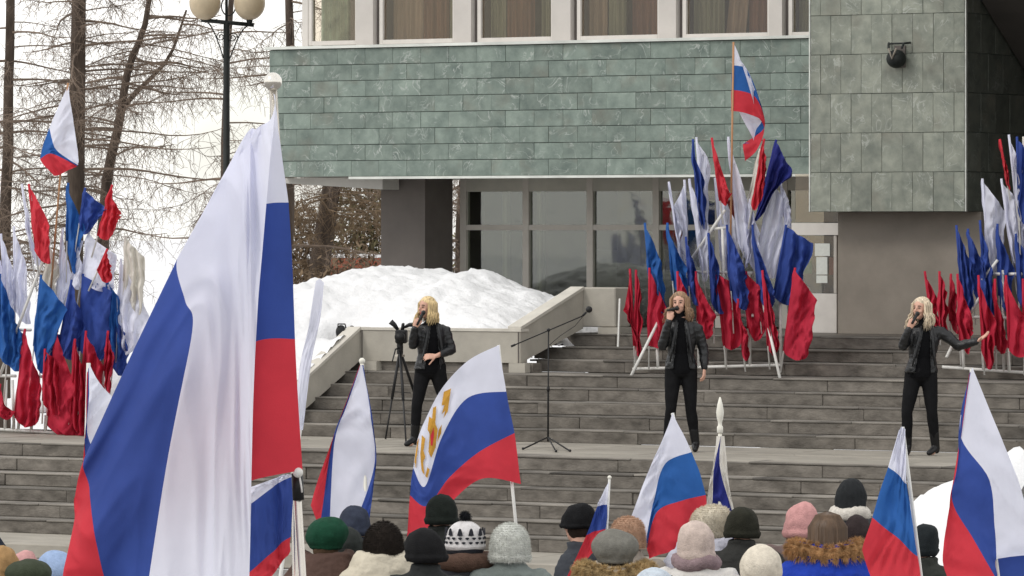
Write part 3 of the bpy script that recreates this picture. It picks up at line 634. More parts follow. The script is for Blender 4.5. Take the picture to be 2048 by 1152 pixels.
# ------------------------------------------------------------------ flag racks on the stairs
ORD = ['first', 'second', 'third', 'fourth', 'fifth', 'sixth', 'seventh', 'eighth', 'ninth', 'tenth', 'eleventh', 'twelfth']
def rack(where, Y, zfloor, flags, bars, tri):
    rk_loc = None
    pts = [(PY(a, b, Y-e), PY(c, d, Y-f)) for (a, b, c, d, e, f) in bars]
    cx = sum((p.x+q.x)/2 for p, q in pts)/len(pts)
    rk = thing('flag_rack', 'white tubular flag rack '+where, 'flag rack', 'white tube flag racks', loc=(cx, Y, zfloor))
    for p, q in pts: obj('rack_tube', tube(NB(), [p, q], .018, 8), M['pole_white'], rk, True)
    cols = {}
    for f in sorted(flags, key=lambda f: f[1][0]):
        cols.setdefault(f[0], []).append(f)
    base_name = {'white': 'white', 'cream': 'cream white', 'blue': 'blue', 'blue2': 'bright blue', 'navy': 'navy', 'red': 'bright red', 'crimson': 'red'}
    k = 0
    for c, fl in cols.items():
        for i, (c_, A, B, Cc, D) in enumerate(fl):
            k += 1; dz = random.uniform(.05, .30) if c in ('red', 'crimson') else (random.uniform(-.05, .16) if 'blue' in c or c == 'navy' else random.uniform(-.2, .05))
            Yf = Y-dz
            a, b, cc, d_ = [PY(p[0], p[1], Yf) for p in (A, B, Cc, D)]
            ax = (b-a).normalized(); ln = (b-a).length
            base = b+ax*(.28 if c in ('red', 'crimson') else .5); base.z = max(base.z, zfloor+.05)
            if len(fl) == 1: lab = 'only %s flag on the rack %s' % (base_name[c], where)
            else: lab = '%s %s flag from the left on the rack %s' % (ORD[i], base_name[c], where)
            t = thing('flag', lab, 'flag', 'plain flags on the racks', loc=base)
            obj('pole', tube(NB(), [base, a+ax*-.01], .0085 if c not in ('red', 'crimson') else .0105, 7), M['pole_white'], t, True)
            fl_ = 1.36; a0, b0 = a, b; d_ = a+(d_-a)*fl_; cc = b+(cc-b)*fl_
            a = a-toward_px(d_-a, .012); b = b-toward_px(cc-b, .012)
            rows = [[a, a.lerp(d_, .5), d_], [a.lerp(b, .33), a.lerp(b, .33).lerp(d_.lerp(cc, .33), .5), d_.lerp(cc, .33)], [a.lerp(b, .66), a.lerp(b, .66).lerp(d_.lerp(cc, .66), .5), d_.lerp(cc, .66)], [b, b.lerp(cc, .5), cc]]
            wpx = abs(D[0]-A[0])+abs(Cc[0]-B[0])
            G = fold(cloth(rows, 26, 9), random.uniform(.045, .085), random.choice((1.3, 1.7, 2.2, 2.8)), k*1.7)
            n = len(G[0])-1; m_ = len(G)-1
            for j, L in enumerate(G):     # soft hem and wandering free edge
                for i in range(n+1):
                    u, v = i/n, j/m_; L[i] = L[i]-UP*(.10*math.sin(u*math.pi)*v*v)*(.5+.8*abs(math.sin(k)))+RGT*.05*u*noise.noise(Vector((v*3.3, k, 0)))+RGT*.035*(noise.noise(Vector((v*2.2+u, k*2, 5))))
            bm = NB(); tube(bm, [a0-ax*.015, a0.lerp(b0, .5), b0+ax*.01], .0145, 8); obj('sleeve', bm, M[c], t, True)
            sheet_mesh('cloth', G, 0, len(G)-1, M[c], t)
    return rk
def toward_px(v, l): return (RGT*(1 if v.dot(RGT) > 0 else -1))*l
def q(c, tip, bot, w0, w1, drop0, drop1):
    """limp flag: hoist tip->bot in px, free edge offset by w0/w1 px and hanging drop0/drop1 px lower"""
    return (c, tip, bot, (bot[0]+w1, bot[1]+drop1), (tip[0]+w0, tip[1]+drop0))
centre = [
 q('blue', (1386, 281), (1396, 430), 14, 12, 55, 10), q('white', (1393, 277), (1404, 420), 20, 8, 40, 20),
 q('red', (1424, 278), (1440, 400), 26, 14, 80, -10), q('white', (1430, 358), (1443, 520), 34, 22, 70, 20),
 q('white', (1457, 276), (1476, 480), 46, 30, 140, 50), q('white', (1500, 400), (1488, 500), 8, 6, 30, 20),
 q('red', (1528, 280), (1505, 410), 4, 16, 30, -20), q('cream', (1520, 300), (1497, 400), 8, 8, 20, 10),
 q('navy', (1552, 282), (1512, 440), 24, 18, 46, -30), q('white', (1338, 366), (1362, 520), 12, 10, 60, 20),
 q('white', (1369, 362), (1374, 480), -16, -2, 40, 30), q('white', (1379, 360), (1403, 530), 26, 10, 60, 20), q('white', (1440, 420), (1456, 545), 14, 8, 40, 10),
 q('white', (1545, 358), (1512, 520), 26, 36, 50, 20), q('white', (1562, 368), (1566, 430), 14, 14, 40, 25),
 q('blue2', (1290, 448), (1300, 570), 26, 26, 60, 40), q('blue2', (1335, 448), (1345, 560), 24, 26, 60, 20),
 q('blue', (1372, 476), (1378, 570), 12, 14, 40, 25), q('blue', (1417, 468), (1424, 600), 12, 14, 40, 20),
 q('blue', (1454, 452), (1462, 580), 28, 26, 70, 25), q('blue', (1505, 452), (1516, 580), 30, 24, 90, 20), q('blue', (1572, 452), (1548, 590), 40, 32, 26, 10),
 q('crimson', (1260, 540), (1268, 690), -10, 8, 60, -10), q('crimson', (1272, 542), (1272, 690), 8, 8, 40, 5), q('crimson', (1299, 538), (1298, 690), 26, 36, 60, -8),
 q('crimson', (1355, 545), (1358, 640), 16, 20, 40, 0), q('crimson', (1392, 545), (1396, 640), 26, 22, 60, 20), q('crimson', (1432, 543), (1448, 690), 32, 26, 20, -4),
 q('crimson', (1492, 545), (1496, 655), 26, 24, 30, 8), q('crimson', (1525, 543), (1536, 690), 18, 16, 70, 8), q('crimson', (1476, 600), (1486, 700), 12, 10, 50, 6), q('crimson', (1590, 538), (1568, 700), 32, 36, 46, 6)]
bars_c = [(1266, 738, 1562, 730, .0, .0), (1318, 640, 1262, 752, .1, .55), (1525, 600, 1560, 757, .1, .55), (1392, 544, 1505, 546, 0, 0), (1412, 628, 1535, 632, 0, 0), (1418, 458, 1452, 456, 0, 0),
          (1272, 690, 1270, 738, 0, 0), (1314, 690, 1316, 736, 0, 0), (1445, 455, 1452, 735, 0, 0), (1498, 545, 1500, 732, 0, 0), (1560, 560, 1562, 730, 0, 0), (1395, 544, 1398, 736, 0, 0), (1450, 420, 1385, 515, .02, .02)]
rack('behind the middle singer', 2.0, L2, centre, bars_c, None)
right = [
 q('red', (2000, 281), (2012, 350), 8, 6, 30, 20), q('white', (2018, 272), (2032, 400), 18, 12, 50, 40), q('blue', (2034, 276), (2038, 420), 26, 22, 30, 20), q('cream', (2047, 276), (2050, 420), 20, 20, 30, 20),
 q('white', (1965, 360), (1975, 500), 34, 18, 46, 30), q('white', (2003, 360), (2022, 500), 26, 16, 40, 40), q('white', (2042, 400), (2046, 520), 20, 16, 40, 20),
 q('blue', (1913, 453), (1922, 570), 22, 16, 60, 40), q('blue', (1936, 460), (1944, 560), 22, 24, 50, 60), q('blue', (1960, 443), (1968, 560), 20, 16, 80, 50), q('blue', (1995, 450), (1998, 590), 22, 18, 60, 24), q('blue', (2032, 470), (2038, 600), 24, 24, 40, 20),
 q('crimson', (1850, 545), (1862, 640), 18, 14, 40, 20), q('crimson', (1879, 545), (1880, 640), 10, 10, 30, 14), q('crimson', (1902, 550), (1900, 640), 8, 12, 30, 20), q('crimson', (1915, 550), (1920, 680), 24, 16, 80, 10),
 q('crimson', (1957, 553), (1966, 700), 22, 16, 60, 20), q('crimson', (1990, 560), (1992, 690), 12, 14, 60, 8), q('crimson', (2012, 553), (2018, 695), 34, 34, 70, 2), q('crimson', (2046, 560), (2048, 700), 24, 24, 50, 2)]
bars_r = [(1885, 734, 2075, 747, 0, 0), (1975, 548, 2070, 548, 0, 0), (1943, 634, 2018, 636, 0, 0), (1995, 520, 1965, 560, .02, .02), (1962, 590, 1940, 628, .02, .02), (1925, 690, 1928, 738, 0, 0), (1965, 690, 1967, 740, 0, 0), (2005, 540, 2008, 742, 0, 0), (2016, 680, 2018, 745, 0, 0), (1905, 690, 1893, 715, .1, .2)]
rack('at the right edge', 2.0, L2, right, bars_r, None)
left = [
 q('white', (44, 370), (62, 500), 12, 16, 60, 20), q('red', (58, 370), (72, 500), 30, 22, 60, 20), q('white', (2, 470), (12, 620), 20, 14, 60, 10), q('white', (28, 455), (30, 620), 20, 22, 60, 20), q('white', (-20, 470), (-14, 620), 16, 14, 40, 10),
 q('blue2', (136, 368), (134, 480), 24, 12, 60, 50), q('blue', (170, 378), (160, 440), 34, 18, 30, 10), q('white', (126, 458), (112, 600), 14, 20, 70, 20), q('white', (164, 484), (142, 560), 2, 16, 40, 10),
 q('red', (224, 372), (196, 470), 12, 30, 40, -20), q('red', (214, 500), (196, 540), 4, 22, 20, 8), q('white', (178, 466), (164, 550), 38, 48, 30, 20), q('cream', (252, 474), (248, 560), 28, 26, 30, 50), q('white', (242, 520), (236, 640), 44, 18, 90, 50), q('cream', (98, 486), (84, 600), 16, 14, 40, 20),
 q('blue2', (0, 550), (-6, 700), 22, 30, 60, 20), q('blue2', (82, 552), (68, 690), 40, 14, 50, 40), q('blue', (143, 562), (118, 690), 20, 22, 60, 20), q('blue', (166, 550), (158, 700), 44, 40, 24, 10), q('blue2', (215, 556), (210, 690), 18, 24, 30, 20), q('blue', (236, 636), (226, 730), 16, 20, 30, 10), q('blue2', (22, 630), (14, 720), 20, 26, 30, 10), q('navy', (84, 664), (82, 704), 28, 28, 4, 0),
 q('crimson', (0, 770), (-6, 815), 12, 26, 40, 5), q('crimson', (50, 660), (30, 830), 24, 36, 80, 10), q('crimson', (90, 700), (86, 800), 20, 26, 20, 20), q('crimson', (114, 660), (96, 830), 26, 50, 80, 28), q('crimson', (172, 664), (158, 820), 26, 40, 50, 30), q('crimson', (150, 680), (140, 830), 14, 20, 40, 30), q('crimson', (216, 664), (208, 740), 8, 10, 30, 30), q('crimson', (96, 800), (94, 850), 60, 66, 16, 12)]
bars_l = [(-30, 857, 175, 869, 0, 0), (-20, 751, 32, 752, 0, 0), (64, 752, 102, 754, 0, 0), (132, 754, 158, 757, 0, 0), (28, 660, 62, 660, 0, 0), (88, 661, 116, 662, 0, 0), (102, 478, 0, 750, .02, .02), (12, 760, 10, 862, 0, 0), (25, 760, 28, 862, 0, 0), (48, 730, 36, 862, 0, 0), (68, 800, 62, 864, 0, 0), (92, 830, 90, 866, 0, 0), (118, 840, 112, 866, 0, 0), (148, 800, 142, 868, 0, 0), (160, 650, 150, 868, 0, 0), (102, 700, 92, 752, 0, 0), (200, 690, 196, 760, 0, 0)]
rack('at the left edge', -1.0, L1, left, bars_l, None)
# tricolours on top of the racks
def rack_tricolour(label, Yp, rows, pole):
    Zp = ZY(pole[0][0], Yp); a = W(*pole[0], Zp); b = W(*pole[1], Zp)
    t = thing('flag', label, 'flag', None, loc=b)
    obj('pole', tube(NB(), [b, a], .012, 8), M['pole_wood'], t, True)
    G = fold(cloth(rows_px(rows, Zp), 30, 10), .03, 1.2, 2)
    for k, (n_, m_) in enumerate((('white_stripe', 'white'), ('blue_stripe', 'blue2'), ('red_stripe', 'red'))): sheet_mesh(n_, G, k*10, k*10+10, M[m_], t)
    return t
rack_tricolour('white-blue-red flag on a wooden pole topping the rack behind the middle singer', 2.02,
    [[(1466, 83), (1476, 104), (1484, 130), (1500, 180, .05), (1512, 228, -.04), (1496, 226, -.10), (1478, 224, -.12)],
     [(1464, 131), (1478, 132), (1494, 140), (1516, 190, .05), (1526, 235, -.02), (1512, 260, -.10), (1508, 284, -.12)],
     [(1463, 180), (1482, 182), (1506, 190), (1520, 210, .05), (1529, 240, 0), (1524, 262, -.06), (1486, 288, -.12)],
     [(1462, 222), (1484, 224), (1508, 232), (1520, 240, .03), (1528, 262, 0), (1514, 300, -.06), (1490, 322, -.12)]], ((1467, 84), (1460, 560)))
rack_tricolour('white-blue-red flag on a wooden pole topping the left rack before the trees', -.95,
    [[(137, 168), (142, 210, .03), (150, 265, .04), (158, 325, .02)], [(98, 256), (106, 285, .05), (118, 305, .06), (156, 330, .03)], [(80, 318), (96, 308, .05), (112, 310, .06), (154, 332, .03)], [(108, 352), (118, 350, .05), (134, 342, .05), (152, 334, .03)]], ((136, 166), (100, 600)))
# ================================================================== people
SKIN = mat('skin', (.60, .35, .26), .55, .08, 12, .05, 120, .35)
LIP = mat('lips', (.33, .07, .06), .4)
EYE = mat('eye_makeup', (.02, .015, .012), .4)
def fmat(name, c, **k): return mat(name, c, k.pop('rough', .9), k.pop('var', .22), k.pop('nscale', 25), k.pop('bump', .5), k.pop('bscale', 120), .15, **k)
def hand(bm, wr, d, pn, side, curl=.4, s=1.0, spread=.08):
    """palm and five fingers; d along the hand, pn palm normal, side +1/-1 where the thumb leaves"""
    d = d.normalized(); pn = (pn-d*pn.dot(d)).normalized(); w_ = d.cross(pn).normalized()*side
    loft_pts = [(0, .026, .018), (.03, .036, .016), (.07, .042, .015), (.092, .040, .013)]; Rg = []
    for l, a, b in loft_pts: Rg.append([bm.verts.new(wr+d*l*s+w_*a*s*math.cos(k*math.pi/5)+pn*b*s*math.sin(k*math.pi/5)) for k in range(10)])
    for a, b in zip(Rg, Rg[1:]):
        for j in range(10): bm.faces.new([a[j], a[(j+1) % 10], b[(j+1) % 10], b[j]])
    bm.faces.new(Rg[0][::-1]); bm.faces.new(Rg[-1])
    for i, ln in enumerate((.070, .080, .074, .057)):
        o = .030-.0200*i; p = wr+d*.085*s+w_*o*s; q_ = (d+w_*spread*(1.5-i)*1.0).normalized(); P_ = [p]; a = curl*.6
        for sg in (.42, .32, .26):
            dd_ = q_*math.cos(a)+pn*math.sin(a); P_.append(P_[-1]+dd_*ln*sg*s); a += curl
        tube(bm, P_, [.0095*s, .009*s, .0085*s, .0075*s], 7, dome=True)
    P_ = [wr+d*.022*s+w_*.026*s]; a = curl*.3
    for sg in (.042, .032, .024):
        dd_ = (d*.62+w_*(.78-.55*curl)+pn*(.25+curl*.5)).normalized(); P_.append(P_[-1]+dd_*sg*s)
    tube(bm, P_, [.0125*s, .011*s, .010*s, .009*s], 7, dome=True)
def head_parts(bm, c, hf, s=1.0):
    """skull, jaw, nose, lips, ears around the head centre c, looking along hf"""
    x = hf.cross(UP).normalized()
    ball(bm, c+UP*.02*s-hf*.010*s, .074*s, .093*s, .098*s, x, hf, UP)
    ball(bm, c-UP*.045*s+hf*.022*s, .054*s, .062*s, .072*s, x, hf, UP)
    ball(bm, c-UP*.098*s+hf*.052*s, .022*s, .020*s, .017*s, x, hf, UP, 10, 6)
    tube(bm, [c+UP*.012*s+hf*.082*s, c-UP*.022*s+hf*.104*s, c-UP*.030*s+hf*.088*s], [.008*s, .013*s, .012*s], 8, dome=True)
    for k in (-1, 1): ball(bm, c+x*.074*s*k-hf*.008*s, .010*s, .020*s, .030*s, x, hf, UP, 8, 6); ball(bm, c+x*.036*s*k-UP*.030*s+hf*.058*s, .022*s, .02*s, .02*s, x, hf, UP, 8, 6)
    return x
def hair_strands(c, hf, length, n, seed, s=1.0, parting=0, wave=.012, fwd_drop=.35, amax=2.35, loose=True):
    rnd = random.Random(seed); bm = NB(); x = hf.cross(UP).normalized()
    ball(bm, c+UP*.028*s-hf*.026*s, .080*s, .094*s, .094*s, x, hf, UP)
    if loose: ball(bm, c+UP*.064*s-hf*.024*s, .086*s, .096*s, .072*s, x, hf, UP)
    for k in range(n):
        a = rnd.uniform(-amax, amax)                      # 0 = back of the head
        d = (-hf*math.cos(a)+x*math.sin(a)); L = length*rnd.uniform(.8, 1.05)
        P_ = [c+UP*.125*s-hf*.01*s+x*parting*.02+d*.008, c+UP*.105*s+d*.062*s-hf*.012*s, c+UP*.04*s+d*.096*s-hf*.012*s, c-UP*.04*s+d*.098*s-hf*.01*s]
        m = 6; ph = rnd.uniform(0, 6)
        for j in range(1, m+1):
            t_ = j/m; P_.append(c-UP*(.04*s+L*t_)+d*(.098*s+.025*math.sin(t_*2.4))-hf*.01*s+hf*fwd_drop*.10*t_*abs(math.sin(a))+x*wave*math.sin(ph+t_*7)+d*wave*math.cos(ph+t_*6))
        r = rnd.uniform(.004, .008)*s; k_ = rnd.choice((.93, .97, 1.0, 1.03, 1.08, 1.16))*rnd.uniform(.97, 1.04) if loose else rnd.uniform(1.0, 1.07); P_ = [c+(q_-c)*k_ if i_ > 1 else q_ for i_, q_ in enumerate(P_)]
        tube(bm, P_, [r*.6, r, r, r]+[r*(1-.12*j) for j in range(1, m)]+[r*.2], 4)
    return bm
def ptx(px, py, Z, dz=0): return W(px, py, Z-dz)
def singer(name, label, Z, J, f, hf, hairc, hair_len, mic, open_hand=None, seed=1, hair_wave=.012, amax=2.15):
    g = {k: ptx(v[0], v[1], Z, v[2] if len(v) > 2 else 0) for k, v in J.items()}
    base = (g['toe_l']+g['toe_r'])/2; base.z = L1+.001
    for k in ('toe_l', 'toe_r'): g[k].z = L1+.03
    t = thing(name, label, 'person', 'singers on the stage landing', loc=base)
    xd = (g['sh_r']-g['sh_l']); xd.z = 0; xd.normalize(); fd = xd.cross(UP); fd = fd if fd.dot(-FWD) > 0 else -fd
    def torso(bm, e, lo=0, hi=9):
        pel, nk = g['pel'], g['neck']; sp = lambda t_: pel.lerp(nk, t_)+fd*.012*math.sin(t_*3)
        rg = [(-.16, .10, .085), (-.10, .150, .110), (.0, .160, .115), (.12, .150, .105), (.30, .122, .090), (.50, .140, .105), (.68, .155, .112), (.82, .160, .095), (.92, .118, .075), (.97, .07, .06), (1.06, .048, .050)]
        loft(bm, [(sp(a), b+e, c_+e) for a, b, c_ in rg[lo:hi]], xd, fd, 24)
    def arms(bm, e, upto=1):
        for s_ in 'lr':
            sh, el, wr = g['sh_'+s_], g['el_'+s_], g['wr_'+s_]; i = sh.lerp(g['neck'], .25)
            tube(bm, [i-UP*.03, sh-UP*.015, sh.lerp(el, .5), el], [.052+e, .055+e, .047+e, .041+e], 12, dome=True)
            tube(bm, [el, el.lerp(wr, .4), wr if upto else el.lerp(wr, .93)], [.041+e, .039+e, .027+e], 12, dome=True)
    def legs(bm, e, cut=1.0):
        for s_ in 'lr':
            h, k, a = g['hip_'+s_], g['kn_'+s_], g['an_'+s_]
            tube(bm, [h+UP*.06, h-UP*.03, h.lerp(k, .5), k, k.lerp(a, .35), k.lerp(a, cut)], [.085+e, .088+e, .074+e, .054+e, .054+e, .036+e], 14, dome=True)
    # body: one continuous surface
    bm = NB(); torso(bm, -.004, 0, 11); arms(bm, -.004); legs(bm, -.004)
    tube(bm, [g['neck']-UP*.05, g['head']-UP*.05-hf*.02], [.052, .050], 12)
    head_parts(bm, g['head'], hf)
    for s_ in 'lr': tube(bm, [g['an_'+s_], g['an_'+s_].lerp(g['toe_'+s_], .5)-UP*.02, g['toe_'+s_]], [.036, .036, .026], 10, dome=True)
    # microphone and gripping hand
    m0, m1 = ptx(*mic[0][:2], Z, mic[0][2]), ptx(*mic[1][:2], Z, mic[1][2]); md = (m1-m0).normalized(); grip = m0.lerp(m1, .45)
    wl_ = g['wr_l']; hd_ = (grip-wl_); 
    side_n = md.cross(hd_.normalized()).normalized()
    hdir = hd_.normalized(); pn = (g['head']-grip); pn = (pn-hdir*pn.dot(hdir)-md*pn.dot(md)*.6).normalized()
    hand(bm, wl_, hdir, pn, 1 if hdir.cross(pn).dot(md) > 0 else -1, 1.05, .95)
    if open_hand: hd2 = ptx(*open_hand[:2], Z, open_hand[2])-g['wr_r']; hand(bm, g['wr_r'], hd2, UP*1.0-FWD*.35, -1 if open_hand[3] < 0 else 1, .14, 1.0, .22)
    else: hand(bm, g['wr_r'], g['hd_r']-g['wr_r'], (g['pel']-g['wr_r'])+FWD*.05, 1, .45, .95)
    bm = remesh(bm, .0062, 2); body = obj('body', bm, SKIN, t, True)
    # face
    x = hf.cross(UP).normalized(); c = g['head']
    for k in (-1, 1):
        bm = NB(); ball(bm, c+x*.031*k+UP*.006+hf*.077, .013, .008, .006, x, hf, UP, 10, 6); obj('eye', bm, EYE, t, True)
        bm = NB(); tube(bm, [c+x*.018*k+UP*.026+hf*.083, c+x*.034*k+UP*.030+hf*.079, c+x*.052*k+UP*.024+hf*.068], .0036, 5); obj('eyebrow', bm, EYE, t, True)
    bm = NB(); ball(bm, c-UP*.060+hf*.078, .022, .012, .013, x, hf, UP, 12, 8); obj('mouth', bm, LIP, t, True)
    # clothes
    bk = mat('black_knit', (.005, .005, .006), .9, .2, 30, .3, 200, .1); lt_ = mat('black_leather', (.008, .0085, .010), .33, .35, 14, .3, 70, .45); tr_ = mat('black_trousers', (.006, .006, .007), .75, .25, 12, .2, 90, .12); bo = mat('black_boots', (.008, .008, .009), .35, .2, 10)
    bm = NB(); torso(bm, .008, 1, 10); tube(bm, [g['neck']-UP*.06, g['neck'].lerp(g['head'], .42)-hf*.012], [.062, .060], 14); obj('turtleneck', remesh(bm, .011, 2), bk, t, True)
    bm = NB(); torso(bm, .020, 2, 9); arms(bm, .013, 0); bm = remesh(bm, .010, 2); wrinkle(bm, .007, 16, seed, (1, 1, 1.6))
    kill = []
    for fc in bm.faces:
        p = fc.calc_center_median(); tt = (p.z-g['pel'].z)/(g['neck'].z-g['pel'].z); sp = g['pel'].lerp(g['neck'], tt); dx = (p-sp).dot(xd); dy = (p-sp).dot(fd)
        if dy > .03 and abs(dx) < (.035+.055*max(0, min(1, (.85-tt)*1.2))) and tt > -.2: kill.append(fc)
    bmesh.ops.delete(bm, geom=kill, context='FACES'); bmesh.ops.solidify(bm, geom=bm.faces[:], thickness=.006); jk = obj('leather_jacket', bm, lt_, t, True)
    for k in (-1, 1):
        bm = NB(); P_ = []
        for i in range(5):
            tt = .94-.20*i; sp = g['pel'].lerp(g['neck'], tt); P_.append(sp+xd*k*(.052+.022*i*.8)+fd*(.098+.03*math.sin(min(1, i/2.2)*math.pi/2)))
        tube(bm, P_, [.014, .022, .020, .014, .007], 6); obj('lapel', bm, lt_, jk, True)
    bm = NB(); legs(bm, .006, .97); torso(bm, .006, 0, 4); bm = remesh(bm, .011, 2); wrinkle(bm, .004, 14, seed+3, (1, 1, .6)); obj('trousers', bm, tr_, t, True)
    for s_ in 'lr':
        a, k, to = g['an_'+s_], g['kn_'+s_], g['toe_'+s_]; a = a.copy(); heel = a-(to-a)*.18; heel.z = L1+.035
        bm = NB(); tube(bm, [a.lerp(k, .42), a, a.lerp(heel, .6)], [.054, .046, .040], 12, dome=True)
        toz = to.copy(); toz.z = L1+.031; tube(bm, [a, heel.lerp(toz, .5)+UP*.02, toz], [.044, .040, .030], 12, dome=True); tube(bm, [heel, heel+UP*.05], [.030, .036], 10)
        bm = remesh(bm, .009, 1)
        for v in bm.verts: v.co.z = max(v.co.z, L1+.003)
        obj('boot', bm, bo, t, True)
    hm = mat('hair', hairc, .45, .6, 70, .2, 120, .4, stretch=(1, 1, .12), col2=tuple(c_*1.15 for c_ in hairc))
    obj('hair', hair_strands(g['head'], hf, hair_len, 340, seed, .95, 0, hair_wave, .35, amax), hm, t, True)
    mc = thing('microphone', 'black handheld microphone held by '+label.split(' singing')[0].replace('person ', 'the person '), 'microphone', 'handheld microphones', loc=m0)
    bm = NB(); tube(bm, [m0, m0.lerp(m1, .75), m1], [.012, .016, .019], 12); obj('handle', bm, M['black'], mc, True)
    bm = NB(); ball(bm, m1+md*.012, .026, nu=14); obj('grille', bm, mat('microphone_grille', (.03, .03, .03), .35, .4, 200, metal=.5), mc, True)
    return t
def mixd(a, b): return (-FWD*a-RGT*b).normalized()
singer('person', 'person with long golden hair singing beside the tripod in black leather jacket', 24000/(893-HOR),
    dict(head=(853, 615), neck=(862, 642), pel=(860, 738), sh_l=(838, 660, .05), sh_r=(890, 658, -.03), el_l=(826, 690, .12), wr_l=(829, 655, .20), el_r=(903, 700, .0), wr_r=(872, 712, .17), hd_r=(850, 713, .20),
         hip_l=(846, 742), hip_r=(876, 742), kn_l=(834, 810, .05), kn_r=(892, 812, .03), an_l=(829, 878), an_r=(906, 880), toe_l=(813, 893, .1), toe_r=(898, 896, .12)),
    mixd(.8, .5), mixd(.62, .75), (.60, .42, .22), .13, ((834, 650, .24), (846, 627, .17)), seed=1, hair_wave=.006)
singer('person', 'person with brown wavy hair singing in open leather jacket, middle of the stage', 24000/(904-HOR),
    dict(head=(1359, 606), neck=(1362, 634), pel=(1362, 738), sh_l=(1337, 654), sh_r=(1394, 654), el_l=(1325, 692, .10), wr_l=(1338, 641, .19), el_r=(1407, 700, -.02), wr_r=(1409, 737, .04), hd_r=(1408, 754, .06),
         hip_l=(1346, 744), hip_r=(1378, 744), kn_l=(1342, 818, .05), kn_r=(1382, 818, .04), an_l=(1334, 885), an_r=(1391, 888), toe_l=(1328, 906, .12), toe_r=(1390, 907, .12)),
    mixd(1, .1), mixd(1, .28), (.23, .14, .08), .16, ((1334, 621, .20), (1352, 617, .125)), seed=2, hair_wave=.022)
singer('person', 'person with ash blond hair singing at right with one arm stretched out', 24000/(911-HOR),
    dict(head=(1842, 617), neck=(1850, 646), pel=(1842, 746), sh_l=(1822, 664, .03), sh_r=(1882, 662), el_l=(1806, 692, .10), wr_l=(1818, 657, .19), el_r=(1917, 692, .04), wr_r=(1955, 682, .14), hd_r=(1972, 670, .2),
         hip_l=(1826, 752), hip_r=(1858, 752), kn_l=(1814, 825, .05), kn_r=(1864, 825, .05), an_l=(1815, 892), an_r=(1871, 894), toe_l=(1814, 914, .10), toe_r=(1858, 912, .09)),
    mixd(.9, .3), mixd(.72, .62), (.55, .45, .33), .17, ((1824, 647, .25), (1834, 629, .16)), open_hand=(1985, 662, .2, 1), seed=3, hair_wave=.016)
# ------------------------------------------------------------------ crowd seen from behind
def fur_on(bm, src, n, l, seed, droop=.3):
    rnd = random.Random(seed); src.normal_update(); fs = src.faces[:]; ar = [f.calc_area() for f in fs]
    for f_ in rnd.choices(fs, ar, k=n):
        vs_ = [v.co for v in f_.verts]; wts = [rnd.random() for _ in vs_]; sw = sum(wts); p = sum((v*(w_/sw) for v, w_ in zip(vs_, wts)), Vector())
        d = (f_.normal+Vector((rnd.uniform(-.7, .7), rnd.uniform(-.7, .7), rnd.uniform(-.7, .5)-droop))).normalized(); u, v = frame_of(d); ll = l*rnd.uniform(.5, 1.2); r = l*.06
        a = [bm.verts.new(p+u*r), bm.verts.new(p-u*r*.5+v*r*.8), bm.verts.new(p-u*r*.5-v*r*.8)]; e = bm.verts.new(p+d*ll+Vector((0, 0, -ll*.2)))
        bm.faces.new([a[0], a[1], e]); bm.faces.new([a[1], a[2], e]); bm.faces.new([a[2], a[0], e])
def cap_shape(c, xd, fd, s, rx=.106, ry=.116, lo=-.060, hi=.135, brim=.035, ribs=0, bulge=1.0, tilt=Vector((0, 0, 0)), rib_amp=.045, n=48, square=2.4):
    bm = NB(); Rg = []; m = 18
    for i in range(m+1):
        t_ = i/m; z = lo+(hi-lo)*t_; z0 = lo+brim*1.1
        if z < z0: k = .95+.11*math.sin(min(1, (z-lo)/(brim*1.1))*math.pi*.62)
        else:
            q_ = (z-z0)/(hi-z0); k = max(.02, (1-q_**square))**(1/2.0)*(1+(bulge-1)*math.sin(q_*math.pi))
        Rg.append([bm.verts.new(c+UP*z*s+tilt*max(0, t_)*s+xd*rx*s*k*(1+rib_amp*math.cos(ribs*2*math.pi*j/n)*(1 if ribs else 0))*math.cos(2*math.pi*j/n)+fd*ry*s*k*(1+rib_amp*math.cos(ribs*2*math.pi*j/n)*(1 if ribs else 0))*math.sin(2*math.pi*j/n)) for j in range(n)])
    for a, b in zip(Rg, Rg[1:]):
        for j in range(n): bm.faces.new([a[j], a[(j+1) % n], b[(j+1) % n], b[j]])
    bm.faces.new(Rg[0][::-1]); bm.faces.new(Rg[-1]); return bm
NP = [0]
